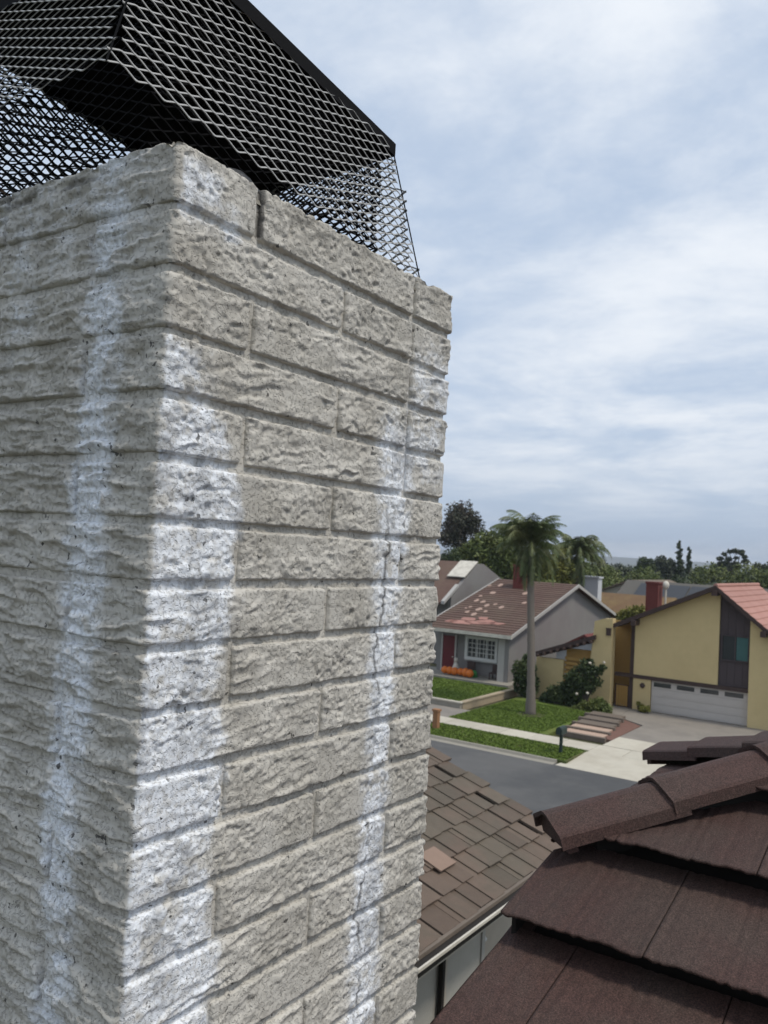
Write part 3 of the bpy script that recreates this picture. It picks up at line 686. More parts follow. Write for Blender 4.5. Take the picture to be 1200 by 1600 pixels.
for i in range(14):
    yv = YN-.03+i*SEX*ct; zv_ = ZN+TN*(yv-YN)
    n_x = int((XN-4.3)/SWD)
    for j in range(n_x):
        x = XN-SWD*(j+1)-(SWD*.5*(i % 2))+random.uniform(-.012, .012)
        if j == 0 and i % 2: x = XN-SWD*1.2
        if x < 4.2: continue
        o = link('roof_tile', sh[(i+j*3+(j//2)) % 2], None, nroof)
        o.matrix_basis = Matrix.Translation((x, yv+random.uniform(-.012, .012), zv_+random.uniform(-.002, .004))) @ slp
mb = MB()
sx, sy = 6.95, 4.75
# salmon replacement tile next to the chimney outline
def nroof_pt(px, py):
    d = ray(px, py); n_ = np.array([0, -TN, 1]); k_ = (-D+0.035-TN*YN)/(n_@d); q = d*k_; return np.array([q[0], q[1], q[2]+H])
sp_ = nroof_pt(684, 1342)
o = MB().add([(-.18, -.15, 0), (.15, -.15, 0), (.15, .15, 0), (-.18, .15, 0), (-.18, -.15, .016), (.15, -.15, .016), (.15, .15, .010), (-.18, .15, .010)], [(0,3,2,1),(4,5,6,7),(0,1,5,4),(1,2,6,5),(2,3,7,6),(3,0,4,7)]).build('roof_tile', MT['salmon_tile'], nroof)
o['label'] = 'pale salmon replacement tile'
o.matrix_basis = Matrix.Translation(sp_) @ slp
# eave: gutter, fascia; walls set back
g = MB(); g.prism([(NX0, YN-.03, ZN-.03), (NX0, YN-.14, ZN-.03), (NX0, YN-.14, ZN-.045), (NX0, YN-.125, ZN-.13), (NX0, YN-.03, ZN-.13)], (XN-NX0, 0, 0)); 
g.build('gutter', MT['deck_dark'], nb_h)
MB().box((NX0, YN-.160, ZN-.052), (XN+.01, YN-.1405, ZN-.024)).build('gutter_lip', MT['cream_trim'], nb_h)
MB().box((NX0, YN-.075, ZN-.026), (XN-.01, YN-.035, ZN+.012)).build('drip_edge', MT['timber'], nb_h)
MB().box((NX0, YN-.028, ZN-.24), (XN, YN-.005, ZN-.065)).build('fascia', MT['cream_trim'], nb_h)
YW = YN+.42; XW = 8.6
MB().box((NX0, YN-.004, ZN-.20), (XN-.05, YW+.6, ZN-.165)).build('soffit', MT['tan_stucco'], nb_h)
MB().box((NX0+.3, YW, 0), (XW, 2*YRID-YN-.5, ZN-.205)).build('wall', MT['grey_stucco'], nb_h)
MB().box((XW+.002, YW+.22, 0), (XN-.05, 2*YRID-YN-.5, ZN-.206)).build('wall', MT['tan_stucco'], nb_h)
MB().prism([(XN-.45, YN+.4, ZN-.17), (XN-.45, 2*YRID-YN-.4, ZN-.17), (XN-.45, YRID, ZN-.1+TN*(YRID-YN))], (.1, 0, 0)).build('gable_wall', MT['grey_stucco'], nb_h)
dsx = onX(690, 1540, 1.0); dsr = dsx[0]/dsx[1]*(YW-.05)
MB().bar((dsr, YW-.045, 0), (dsr, YW-.045, ZN-.14), .055, up=(1, 0, 0), th=.05).build('downspout', MT['deck_dark'], nb_h)
MB().box((dsr+.10, YW-.02, 0), (dsr+.16, YW-.002, ZN-.206)).build('wall_trim', MT['tan_stucco'], nb_h)
MB().box((XW+.12, YW+.02, ZN-.42), (XW+.50, YW+.219, ZN-.208)).build('vent_hood', MT['dark_void'], nb_h)
lq = MB().ball((XW+.16, YW+.10, ZN-.86), (.07, .07, .035), 12, 8); lq.box((XW+.11, YW+.10, ZN-.85), (XW+.21, YW+.219, ZN-.81)); lq.build('wall_lamp', MT['white_paint'], nb_h, False)
MB().box((XW-.05, YW-.02, 0), (XW+.02, YW-.002, ZN-.207)).build('corner_trim', MT['grey_trim'], nb_h)

# ------------------------------------------------------------------ vegetation builders
def leaves(cl, n, size, flat=0.0, shell=0.55):
    """n leaf quads spread through ellipsoid clumps [(centre, radii)]"""
    wts = np.array([np.prod(r)**(2/3) for _, r in cl]); wts /= wts.sum()
    idx = rng.choice(len(cl), n, p=wts); cen = np.array([c for c, _ in cl])[idx]; rad = np.array([r for _, r in cl])[idx]
    d = rng.normal(size=(n, 3)); d /= np.linalg.norm(d, axis=1)[:, None]
    rr = (shell+(1-shell)*rng.random(n))**0.8*(0.82+0.3*rng.random(n))
    P = cen+d*rad*rr[:, None]
    a = rng.normal(size=(n, 3)); a /= np.linalg.norm(a, axis=1)[:, None]
    b_ = np.cross(a, rng.normal(size=(n, 3))); b_ /= np.linalg.norm(b_, axis=1)[:, None]
    s_ = size*rng.uniform(.5, 1.4, n)[:, None]
    V = np.stack([P-a*s_*.9, P+b_*s_*.45, P+a*s_*.9, P-b_*s_*.45], 1).reshape(-1, 3)
    return V, np.arange(4*n).reshape(-1, 4)
def clumpset(c, r, k, cr, jit=1.0):
    out = []
    for _ in range(k):
        d = rng.normal(size=3); d /= np.linalg.norm(d); q = rng.random()**0.45*0.8
        out.append((np.array(c)+d*np.array(r)*q, np.array(r)*cr*rng.uniform(.7, 1.3)))
    return out
def tree(name, label, x, y, trunk_h, cen_z, r, k, cr, n, size, m_, group=None, tr=0.18, z0=0.0, bark='bark', lean=(0, 0), cat='tree', limbs=5):
    t_ = thing(name, (x, y, z0), label, cat, group)
    cl = clumpset((x+lean[0], y+lean[1], cen_z), r, k, cr)
    V, Fq = leaves(cl, n, size)
    link('crown', npmesh('crown', V, Fq), MT[m_], t_)
    mb = MB().tube([(x, y, z0-.1), (x+lean[0]*.4, y+lean[1]*.4, z0+(trunk_h)*.6), (x+lean[0], y+lean[1], max(cen_z-r[2]*.3, trunk_h))], [tr*1.25, tr, tr*.55], 8)
    for q in range(limbs):
        c, _ = cl[q % len(cl)]
        mb.tube([(x+lean[0]*.6, y+lean[1]*.6, z0+trunk_h*.8), (np.array([x+lean[0], y+lean[1], trunk_h])+c)/2, c], [tr*.5, tr*.3, tr*.1], 6)
    mb.build('trunk', MT[bark], t_, True); return t_
def palm(name, label, x, y, top, zc, nf, ln, droop, n_leaf, lw, tr, seed, z0=0.0, keep=None):
    t_ = thing(name, (x, y, z0), label, 'palm tree', 'feather palms of the street')
    rs = np.random.default_rng(seed); tx, ty = top
    V = []; 
    rach = MB()
    for k in range(nf):
        az = 2*math.pi*(k*0.381966)+rs.uniform(-.2, .2); el = R(rs.uniform(15, 85)) if k > nf*.3 else R(rs.uniform(-65, 5))
        l_ = ln*rs.uniform(.75, 1.1); h = np.array([math.cos(az), math.sin(az), 0]); p = np.array([tx, ty, zc]); pts = [p]
        e = el; ns = 12
        for q in range(ns):
            p = p+(h*math.cos(e)+np.array([0, 0, 1])*math.sin(e))*l_/ns; pts.append(p); e -= droop*rs.uniform(.7, 1.3)/ns*(0.4+1.4*q/ns)
            e = max(e, R(-88))
        rach.tube(pts, [0.028*(1-.85*q/ns) for q in range(ns+1)], 4, False)
        pts = np.array(pts); sd_ = np.cross(h, (0, 0, 1.0))
        for q in range(n_leaf):
            f = 0.12+0.88*(q+.5)/n_leaf; i0 = min(int(f*ns), ns-1); pp = pts[i0]+(pts[i0+1]-pts[i0])*(f*ns-i0); dd = pts[i0+1]-pts[i0]; dd /= np.linalg.norm(dd)
            ll = l_*0.27*math.sin(math.pi*min(.95, f*.85+.12))*rs.uniform(.7, 1.2)
            for sg in (-1, 1):
                o = sd_*sg*rs.uniform(.55, .9)+dd*.45+np.array([0, 0, -rs.uniform(.2, .9)]); o /= np.linalg.norm(o)
                wv = dd*lw*rs.uniform(.7, 1.3)
                V += [pp-wv, pp+wv, pp+o*ll*.6+wv*.7+np.array([0, 0, -.02]), pp+o*ll+np.array([0, 0, -.12*ll])]
    V = np.array(V); cr = link('crown', npmesh('crown', V, np.arange(len(V)).reshape(-1, 4)), MT['leaf_palm'], t_)
    rach.build('frond_ribs', MT['leaf_palm'], t_)
    mb = MB(); N_ = 26; pts = []; rad = []
    for q in range(N_+1):
        f = q/N_; pts.append((x+(tx-x)*f**1.3, y+(ty-y)*f**1.3, z0-.1+(zc-.1-z0)*f)); rad.append(tr*(1.35-.35*min(1, f*6) if f < .17 else 1.0-.25*f)*(1+.05*(-1)**q))
    mb.tube(pts, rad, 12); mb.build('trunk', MT['bark_palm'], t_, True); return t_
def roofslab(mb, a, b, c, d, th=0.16):       # quad a,b,c,d thickened downwards
    q = [np.array(v, float) for v in (a, b, c, d)]; return mb.prism([v-np.array([0, 0, th]) for v in q], (0, 0, th))
def window(parent, x, y0, y1, z0, z1, frame, glass, fw=0.09, mull=1, face=-1, depth=.08):
    """window in a wall that faces -X"""
    f = MB()
    xa, xb = x-depth, x+.02
    f.box((xa, y0, z0), (xb, y0+fw, z1)); f.box((xa, y1-fw, z0), (xb, y1, z1)); f.box((xa, y0+fw+.001, z0), (xb, y1-fw-.001, z0+fw)); f.box((xa, y0+fw+.001, z1-fw), (xb, y1-fw-.001, z1))
    wo_ = f.build('window', MT[frame], parent)
    n = mull+1; wd = (y1-y0-2*fw)/n
    for k in range(n):
        a = y0+fw+k*wd
        MB().box((x-.02, a+.005, z0+fw), (x-.005, a+wd-.005, z1-fw)).build('pane', MT[glass], wo_)
        if k: MB().box((x-.05, a-.03, z0+fw), (x-.021, a+.03, z1-fw)).build('mullion', MT[frame], wo_)
    return wo_

# ------------------------------------------------------------------ yellow house across the street
XY = 48.6
yh = thing('yellow_house', (XY+6, 11, 0), 'yellow stucco house with salmon tile roof, plum siding strip and white garage door', 'house')
yv = lambda px, py, X=XY: onX(px, py, X)[1:]
YP, ZPk = 10.40, 7.55
sl_, sr_ = 0.468, 0.80
zl = lambda y: ZPk-sl_*(y-YP) if y >= YP else ZPk-sr_*(YP-y)
def gpoly(y0, y1, zb, off, x):     # wall polygon under the gable between y0 and y1
    ys = [y0, y1] if not (y0 < YP < y1) else [y0, YP, y1]
    return [(x, y0, zb)]+[(x, y1, zb)]+[(x, y, zl(y)-off) for y in reversed(ys)]
XB = 60.5
MB().prism(gpoly(10.24, 14.86, 2.14, .20, XY), (.25, 0, 0)).build('gable_wall', MT['yellow_stucco'], yh)
MB().prism(gpoly(8.62, 10.235, 2.14, .20, XY+.12), (.2, 0, 0)).build('siding_panel', MT['plum_siding'], yh)
for k_ in range(4):
    y = 8.62+.02+k_*.4
    MB().prism(gpoly(y+.36, y+.385, 2.145, .22, XY+.10), (.019, 0, 0)).build('batten', MT['plum_siding'], yh)
MB().prism(gpoly(5.2, 8.615, 0, .20, XY-.25), (.5, 0, 0)).build('side_wall', MT['yellow_stucco'], yh)
MB().box((XY-.06, 8.62, 1.93), (XY+.24, 15.95, 2.137)).build('band_beam', MT['dark_wood'], yh)
MB().box((XY, 13.86, 0), (XY+.3, 14.86, 1.928)).build('pillar', MT['yellow_stucco'], yh)
MB().box((XY+.05, 14.862, 0), (XY+.28, 15.10, 5.10)).build('post', MT['dark_wood'], yh)
MB().box((XY+1.3, 14.7, 0), (XY+1.5, 17.3, 5.05)).build('recess_wall', MT['orange_wood'], yh)
gt = MB().box((XY+.10, 15.12, .15), (XY+.14, 15.18, 1.45)).box((XY+.10, 15.88, .15), (XY+.14, 15.94, 1.45)).box((XY+.10, 15.181, 1.39), (XY+.14, 15.879, 1.45)).box((XY+.10, 15.181, .15), (XY+.14, 15.879, .21))
go = gt.build('gate', MT['dark_wood'], yh)
for k_ in range(5): MB().box((XY+.105, 15.21+k_*.14, .215), (XY+.13, 15.30+k_*.14, 1.385)).build('slat', MT['orange_wood'], go)
# garage door: four sections with recessed panels, four lights
gd = MB().box((XY+.14, 8.64, 0.14), (XY+.16, 13.84, 1.925)).build('garage_door', MT['garage_white'], yh)
for k_ in range(4):
    z0_, z1_ = .15+k_*.44, .15+k_*.44+.43
    MB().box((XY+.10, 8.66, z0_), (XY+.138, 13.82, z1_)).build('door_section', MT['garage_white'], gd)
    for j in range(4):
        y0_ = 8.80+j*1.28
        if k_ == 3:
            MB().box((XY+.085, y0_+.10, z0_+.11), (XY+.099, y0_+1.06, z1_-.08)).build('pane', MT['glass_dark'], gd)
        else:
            MB().box((XY+.090, y0_+.06, z0_+.07), (XY+.099, y0_+1.12, z1_-.07)).build('raised_panel', MT['garage_white'], gd)
wq = window(yh, XY+.10, 8.68, 10.12, 3.52, 4.92, 'plum_siding', 'glass_dark', .06, 1)
MB().box((XY+.072, 8.76, 3.6), (XY+.0745, 9.34, 4.84)).build('curtain', MT['glass_teal'], wq)
# tower-like wing wall with a sloping outer edge
MB().prism([(XY-.7, 15.96, 0), (XY-.7, 17.42, 0), (XY-.7, 17.05, 5.02), (XY-.7, 16.5, 5.22), (XY-.7, 15.97, 5.27)], (.55, 0, 0)).build('wing_wall', MT['yellow_stucco'], yh)
q = onX(951, 987, XY-.75); MB().box((XY-.82, q[1]-.13, q[2]-.22), (XY-.702, q[1]+.13, q[2]+.16)).box((XY-.80, q[1]-.17, q[2]+.161), (XY-.701, q[1]+.17, q[2]+.21)).build('lantern', MT['dark_wood'], yh)
for px, py in ((1004, 1071), (1000, 1104)):
    q = onX(px, py, XY-.02); mb = MB().ball((XY-.06, q[1], q[2]), (.07, .15, .15), 10, 7, .25); mb.build('wall_ornament', MT['dark_wood'], yh)
# roof
rf = MB(); roofslab(rf, (48.0, YP+.01, ZPk), (48.0, 16.15, zl(16.15)), (XB, 16.15, zl(16.15)), (XB, YP+.01, ZPk), .15)
roofslab(rf, (48.0, YP-.01, ZPk), (48.0, 4.6, zl(4.6)), (XB, 4.6, zl(4.6)), (XB, YP-.01, ZPk), .15)
yroof = rf.build('roof', MT['taupe_roof'], yh)
n_c = 17; Ls = (YP-4.6)/n_c
for k_ in range(n_c):
    ya, yb = YP-Ls*k_-.02, YP-Ls*(k_+1)-.05
    MB().prism([(48.05, ya, zl(ya)+.012), (48.05, yb, zl(yb)+.075), (48.05, yb, zl(yb)+.012)], (XB-48.1, 0, 0)).build('tile_course', MT['salmon_roof'], yroof)
n_c = 12; Ls = (16.15-YP)/n_c
for k_ in range(n_c):
    ya, yb = YP+Ls*k_+.02, YP+Ls*(k_+1)+.04
    MB().prism([(48.05, ya, zl(ya)+.012), (48.05, yb, zl(yb)+.06), (48.05, yb, zl(yb)+.012)], (XB-48.1, 0, 0)).build('tile_course', MT['taupe_roof'], yroof)
MB().tube([(48.02, YP, ZPk+.03), (XB, YP, ZPk+.03)], .12, 10).build('ridge_cap', MT['salmon_roof'], yroof)
for ya, yb in ((YP, 16.2), (YP, 4.6)):
    MB().prism([(47.96, ya, zl(ya)+.04), (47.96, yb, zl(yb)+.04), (47.96, yb, zl(yb)-.22), (47.96, ya, zl(ya)-.22)], (.035, 0, 0)).build('fascia', MT['dark_wood'], yroof)
for y in (10.42, 14.75, 7.9):
    MB().box((47.75, y-.13, zl(y)-.52), (XY-.01, y+.13, zl(y)-.225)).build('rafter_beam', MT['dark_wood'], yroof)
q = onX(1022, 912, 56.0); yc_ = q[1]
MB().box((55.6, yc_-.40, 4.5), (56.6, yc_+.40, q[2])).box((55.55, yc_-.45, q[2]+.001), (56.65, yc_+.45, q[2]+.12)).build('chimney', MT['brick_red'], yroof)
MB().ball((56.1, yc_-.75, q[2]-.05), (.22, .22, .28), 12, 8).tube([(56.1, yc_-.75, 4.9), (56.1, yc_-.75, q[2]-.2)], .07, 8).build('vent_pipe', MT['cream_trim'], yroof)
MB().box((XY+.26, 5.4, 0.0), (XB-.4, 14.84, 5.0)).build('house_body', MT['yellow_stucco'], yh)
# low side court with a shed roof and wood slats
pl0, pl1 = onX(842, 1022, XY-.4), onX(935, 985, XY-.4)
MB().prism([(XY-.9, pl0[1], pl0[2]), (XY-.9, pl1[1], pl1[2]-.5), (XY-.9, pl1[1], pl1[2]-.24), (XY-.9, pl0[1], pl0[2]+.2)], (3.5, 0, 0)).build('shed_roof', MT['dark_wood'], yh)
for k_ in range(9):
    f = (k_+.5)/9; y = pl0[1]+(pl1[1]-pl0[1])*f; z = pl0[2]+(pl1[2]-.5-pl0[2])*f
    MB().box((XY-1.2, y-.06, z-.14), (XY+.2, y+.06, z-.002)).build('rafter_tail', MT['dark_wood'], yh)
MB().box((XY-.5, 18.95, 0), (XY-.2, 20.7, 2.50)).build('court_wall', MT['yellow_stucco'], yh)
MB().box((XY-.1, 17.1, 0), (XY+.1, 18.948, 3.2)).build('court_back', MT['orange_wood'], yh)
for k_ in range(9):
    MB().box((XY-.30, 17.35, .35+k_*.27), (XY-.25, 18.94, .35+k_*.27+.19)).build('slat', MT['orange_wood'], yh)

# ------------------------------------------------------------------ gray house to its left
XG = 49.0; g_y = lambda y: y*.98; g_z = lambda z: H-(H-z)*.98
gh = thing('gray_house', (XG+8, 26, 0), 'gray stucco house with patchy red brown roof, red door and white framed window', 'house')
PX, PZ = 59.5, 6.72; EX, EZ = 48.3, 3.56; BX = 70.7
YGa, YGb = 22.55, 29.05
zf = lambda x: EZ+(PZ-EZ)*(x-EX)/(PX-EX) if x <= PX else PZ-(PZ-EZ)*(x-PX)/(BX-PX)
rf = MB(); roofslab(rf, (EX, YGa, EZ), (PX, YGa, PZ), (PX, YGb, PZ), (EX, YGb, EZ), .16); roofslab(rf, (PX, YGa, PZ), (BX, YGa, EZ), (BX, YGb, EZ), (PX, YGb, PZ), .16)
groof = rf.build('roof', MT['redbrown_roof'], gh)
n_c = 26
for k_ in range(n_c):
    xa = EX-.03+(PX-EX)/n_c*k_; xb = xa+(PX-EX)/n_c+.03
    MB().prism([(xa, YGa, zf(xa)+.05), (xb, YGa, zf(xb)+.008), (xa, YGa, zf(xa)+.004)], (0, YGb-YGa, 0)).build('tile_course', MT['redbrown_roof'], groof)
def plate_on_roof(px, py, sx, sy, m_, name='faded_tile', lab=None):
    d = ray(px, py); n_ = np.array([-(PZ-EZ)/(PX-EX), 0, 1]); k_ = ((EZ-H+.055)-(PZ-EZ)/(PX-EX)*EX)/(n_@d); q = d*k_+np.array([0, 0, H])
    pts = []
    for a in range(9):
        r_ = random.uniform(.7, 1.15); t0 = 2*math.pi*a/9
        x = q[0]+sx*r_*math.cos(t0); y = q[1]+sy*r_*math.sin(t0); pts.append((x, y, zf(x)+.035))
    MB().prism(pts, (0, 0, .028)).build(name, MT[m_], groof)
for px, py, r_ in ((782, 914, .8), (770, 926, .8), (805, 907, .5), (765, 915, .5), (745, 938, .7), (755, 940, .7), (751, 931, .5), (761, 946, .75), (748, 952, .9), (759, 955, .6), (783, 949, .7), (740, 960, .9), (730, 956, .6), (774, 944, .5), (820, 927, .8), (819, 942, .6), (728, 950, .4), (735, 948, .5)):
    plate_on_roof(px, py, .26*r_*1.6, .26*r_, 'patch_pale')
for px, py, sx, sy in ((718, 972, .35, 1.1), (745, 973, .32, 1.2), (760, 972, .5, .9), (775, 974, .22, .8), (730, 967, .35, .7), (755, 966, .3, .5), (705, 970, .3, .6)):
    plate_on_roof(px, py, sx, sy*.8, 'salmon_roof')
MB().prism([(EX, YGa-.01, EZ-.20), (PX, YGa-.01, PZ-.20), (PX, YGa-.01, PZ+.03), (EX, YGa-.01, EZ+.03)], (0, -.06, 0)).build('rake_board', MT['grey_trim'], groof)
MB().prism([(PX, YGa-.01, PZ-.20), (BX, YGa-.01, EZ-.20), (BX, YGa-.01, EZ+.03), (PX, YGa-.01, PZ+.03)], (0, -.06, 0)).build('rake_board', MT['grey_trim'], groof)
MB().prism([(EX, YGb+.01, EZ-.20), (PX, YGb+.01, PZ-.20), (PX, YGb+.01, PZ+.06), (EX, YGb+.01, EZ+.06)], (0, .08, 0)).build('rake_board', MT['grey_trim'], groof)
MB().box((EX-.10, YGa-.07, EZ-.22), (EX-.005, YGb+.1, EZ+.00)).build('gutter', MT['cream_trim'], groof)
q = onX(816, 885, 58.0)
MB().box((57.4, q[1]-.42, 5.5), (58.4, q[1]+.42, q[2])).box((57.35, q[1]-.48, q[2]+.001), (58.45, q[1]+.48, q[2]+.12)).build('chimney', MT['brick_red'], groof)
MB().prism([(XG, 22.98, 0), (XG+.8, 22.98, 0), (PX+9, 22.98, 0), (PX+9, 22.98, zf(PX+9)-.17), (PX, 22.98, PZ-.17), (XG, 22.98, zf(XG)-.17)], (0, .3, 0)).build('gable_wall', MT['grey_house_wall'], gh)
XFW = 50.3
MB().box((XFW, 23.29, .45), (XFW+.3, 29.0, 3.75)).build('front_wall', MT['grey_house_wall'], gh)
MB().box((XG, 23.29, .502), (XG+.35, 23.75, EZ-.16)).build('porch_column', MT['grey_trim'], gh)
dr = onX(694, 992, XFW); dr2 = onX(710, 1047, XFW)
dy0, dy1 = dr2[1], dr[1]
do = MB().box((XFW-.10, dy0, .505), (XFW-.01, dy1, dr[2])).build('door', MT['red_paint'], gh)
MB().box((XFW-.13, dy0-.12, .505), (XFW-.005, dy0-.002, dr[2]+.12)).box((XFW-.13, dy1+.002, .505), (XFW-.005, dy1+.12, dr[2]+.12)).build('frame', MT['grey_trim'], do)
MB().ball((XFW-.14, dy0+.12, 1.5), .05, 8, 6).build('handle', MT['cream_trim'], do)
w0, w1 = onX(729, 992, XFW-.3), onX(778, 1036, XFW-.3)
wq = window(gh, XFW-.3, w1[1], w0[1], w1[2], w0[2], 'white_paint', 'glass_dark', .2, 2, depth=.16)
MB().box((XFW-.29, w1[1]-.05, w1[2]-.10), (XFW-.001, w0[1]+.05, w0[2])).build('bay', MT['white_paint'], gh)
MB().box((XFW-.42, w1[1]-.02, w0[2]+.02), (XFW-.02, w0[1]+.05, w0[2]+.36)).build('awning_beam', MT['red_paint'], gh)
for k_ in range(1, 4):
    z = w1[2]+.2+(w0[2]-w1[2]-.4)*k_/4; MB().box((XFW-.345, w1[1]+.21, z-.02), (XFW-.325, w0[1]-.21, z+.02)).build('glazing_bar', MT['white_paint'], wq)
for k_ in range(1, 7):
    y = w1[1]+.2+(w0[1]-w1[1]-.4)*k_/7; MB().box((XFW-.347, y-.018, w1[2]+.21), (XFW-.323, y+.018, w0[2]-.21)).build('glazing_bar', MT['white_paint'], wq)
# things on the porch
def at_porch(px, py, z=.5): return onZ(px, py, z)
q = at_porch(714, 1056); t_ = thing('porch_decoration', q, 'row of bright orange rounded decorations on the porch of the gray house', 'decoration')
for k_ in range(6):
    MB().ball((q[0]+random.uniform(-.15, .15), q[1]-.95+k_*.38, .50+.28), (.26, .26, .26+random.uniform(-.03, .05)), 12, 8).build('orange_ball', MT['orange_plastic'], t_, True)
q = at_porch(740, 1058); t_ = tag(MB().ball((q[0], q[1], .72), (.22, .24, .22), 10, 8, .1).box((q[0]-.2, q[1]-.2, .5), (q[0]+.2, q[1]+.2, .6)).build('planter', MT['green_plastic']), 'small green planter beside the orange decorations on the porch', 'planter')
q = at_porch(712, 1044); q = (49.6, q[1]*49.6/q[0], .5)
t_ = thing('porch_figure', q, 'pale standing garden figure between red door and window', 'figure')
MB().tube([(q[0], q[1], .5), (q[0], q[1], .9), (q[0], q[1], 1.25)], [.26, .24, .10], 10).build('body', MT['cream_trim'], t_, True)
MB().ball((q[0], q[1], 1.40), (.15, .15, .17), 10, 8).build('head', MT['cream_trim'], t_, True)
for px in (733, 773):
    q = at_porch(px, 1054); q = (49.5, q[1]*49.5/q[0], .5)
    t_ = thing('porch_chair', q, 'dark porch chair at the %s end under the white window' % ('left' if px < 750 else 'right'), 'chair', 'dark porch chairs')
    MB().box((q[0]-.28, q[1]-.3, .88), (q[0]+.28, q[1]+.3, .94)).build('seat', MT['dark_wood'], t_)
    MB().box((q[0]+.22, q[1]-.3, .941), (q[0]+.28, q[1]+.3, 1.45)).build('backrest', MT['dark_wood'], t_)
    for a in (-.24, .24):
        for b_ in (-.26, .26): MB().box((q[0]+a-.03, q[1]+b_-.03, .5), (q[0]+a+.03, q[1]+b_+.03, .879)).build('leg', MT['dark_wood'], t_)

# ------------------------------------------------------------------ house beyond on the left: taller gable wall with a white coping
YH2 = 31.2
h2 = thing('tall_gable_house', (60, 34, 0), 'taller gray house with brown roof and white roof edge left of the gray house', 'house')
pk = ray(745, 881); pkx = pk[0]/pk[1]*YH2; pkz = H+pk[2]/pk[1]*YH2
ev = ray(700, 934); evx = ev[0]/ev[1]*YH2; evz = H+ev[2]/ev[1]*YH2
rr_ = ray(783, 904); rrx = rr_[0]/rr_[1]*YH2; rrz = H+rr_[2]/rr_[1]*YH2
MB().prism([(evx+.5, YH2, 0), (rrx+2, YH2, 0), (rrx+2, YH2, rrz-.6), (rrx, YH2, rrz), (pkx+1.2, YH2, pkz), (pkx, YH2, pkz), (evx+.5, YH2, evz)], (0, .3, 0)).build('gable_wall', MT['grey_house_wall'], h2)
slp2 = (pkz-evz)/(pkx-evx)
rf = MB(); roofslab(rf, (evx-.6, YH2+.32, evz-.6*slp2), (pkx+.4, YH2+.32, pkz+.1), (pkx+.4, YH2+14, pkz+.1), (evx-.6, YH2+14, evz-.6*slp2), .18)
r2 = rf.build('roof', MT['redbrown_roof'], h2)
MB().prism([(evx-.6, YH2-.05, evz-.6*slp2-.12), (evx+1.5, YH2-.05, evz+1.5*slp2-.12), (evx+1.5, YH2-.05, evz+1.5*slp2+.12), (evx-.6, YH2-.05, evz-.6*slp2+.12)], (0, .3, 0)).build('rake_board', MT['grey_trim'], r2)
MB().prism([(pkx-2.1, YH2-.1, pkz-2.1*slp2+.16), (pkx, YH2-.1, pkz+.14), (pkx, YH2-.1, pkz+.2), (pkx-2.1, YH2-.1, pkz-2.1*slp2+.22)], (0, 1.6, 0)).build('white_coping', MT['cream_trim'], r2)
MB().box((evx+.6, YH2+.31, 0), (rrx+2, YH2+13, evz-.2)).build('house_body', MT['grey_house_wall'], h2)

# ------------------------------------------------------------------ houses farther back
def gable_house(name, label, x0, x1, y0, y1, ze, zr, wall, roofm, ridge='y', win=()):
    t_ = thing(name, ((x0+x1)/2, (y0+y1)/2, 0), label, 'house')
    o = .4; rf = MB(); wl = MB()
    if ridge == 'y':
        xm = (x0+x1)/2
        wl.prism([(x0, y0, 0), (x1, y0, 0), (x1, y0, ze), (xm, y0, zr-.2), (x0, y0, ze)], (0, y1-y0, 0))
        sl2 = (zr-ze)/(xm-x0)
        roofslab(rf, (x0-o, y0-o, ze-o*sl2+.1), (xm, y0-o, zr), (xm, y1+o, zr), (x0-o, y1+o, ze-o*sl2+.1)); roofslab(rf, (xm, y0-o, zr), (x1+o, y0-o, ze-o*sl2+.1), (x1+o, y1+o, ze-o*sl2+.1), (xm, y1+o, zr))
    else:
        ym = (y0+y1)/2
        wl.prism([(x0, y0, 0), (x0, y1, 0), (x0, y1, ze), (x0, ym, zr-.2), (x0, y0, ze)], (x1-x0, 0, 0))
        sl2 = (zr-ze)/(ym-y0)
        roofslab(rf, (x0-o, y0-o, ze-o*sl2+.1), (x1+o, y0-o, ze-o*sl2+.1), (x1+o, ym, zr), (x0-o, ym, zr)); roofslab(rf, (x0-o, ym, zr), (x1+o, ym, zr), (x1+o, y1+o, ze-o*sl2+.1), (x0-o, y1+o, ze-o*sl2+.1))
    wl.build('wall', MT[wall], t_); r_ = rf.build('roof', MT[roofm], t_)
    for (xw, ya, yb, za, zb) in win: window(t_, xw, ya, yb, za, zb, 'white_paint', 'glass_teal', .08, 0)
    return t_, r_
q0, q1 = onX(905, 940, 70), onX(1008, 955, 70)
bw = onX(930, 965, 70.6)
hC, rC = gable_house('pale_house', 'pale house with orange brown roof and white chimney behind the gray house', 70.6, 78, q1[1]-1, q0[1]+.5, q1[2]-.5, onX(960, 927, 74)[2], 'white_wall', 'orange_roof', 'y', [(70.6, bw[1]-.55, bw[1]+.55, bw[2]-.7, bw[2]+.7)])
q = onX(925, 903, 71.5); MB().box((71.0, q[1]-.75, 3), (72, q[1]+.75, q[2])).box((70.9, q[1]-.85, q[2]+.001), (72.1, q[1]+.85, q[2]+.15)).build('chimney', MT['white_wall'], rC)
q = onX(984, 906, 92); qe = onX(945, 930, 92)
hD, rD = gable_house('cream_gable_house', 'cream gable end of a far house left of the red chimney', 92, 108, q[1]-5.5, q[1]+5.5, qe[2]-.4, q[2], 'taupe_wall', 'taupe_roof', 'x')
q2 = onX(981, 935, 91); MB().box((90.6, q2[1]-.9, 2.5), (91.9, q2[1]+.9, onX(981, 921, 91)[2])).build('chimney', MT['brick_red'], rD)
q = onX(1075, 916, 88)
hE, rE = gable_house('solar_roof_house', 'far house with gray roof and dark solar panels behind the yellow house', 84, 96, q[1]-7, q[1]+6.5, 4.0, onX(1075, 912, 90)[2], 'taupe_wall', 'grey_roof', 'y')
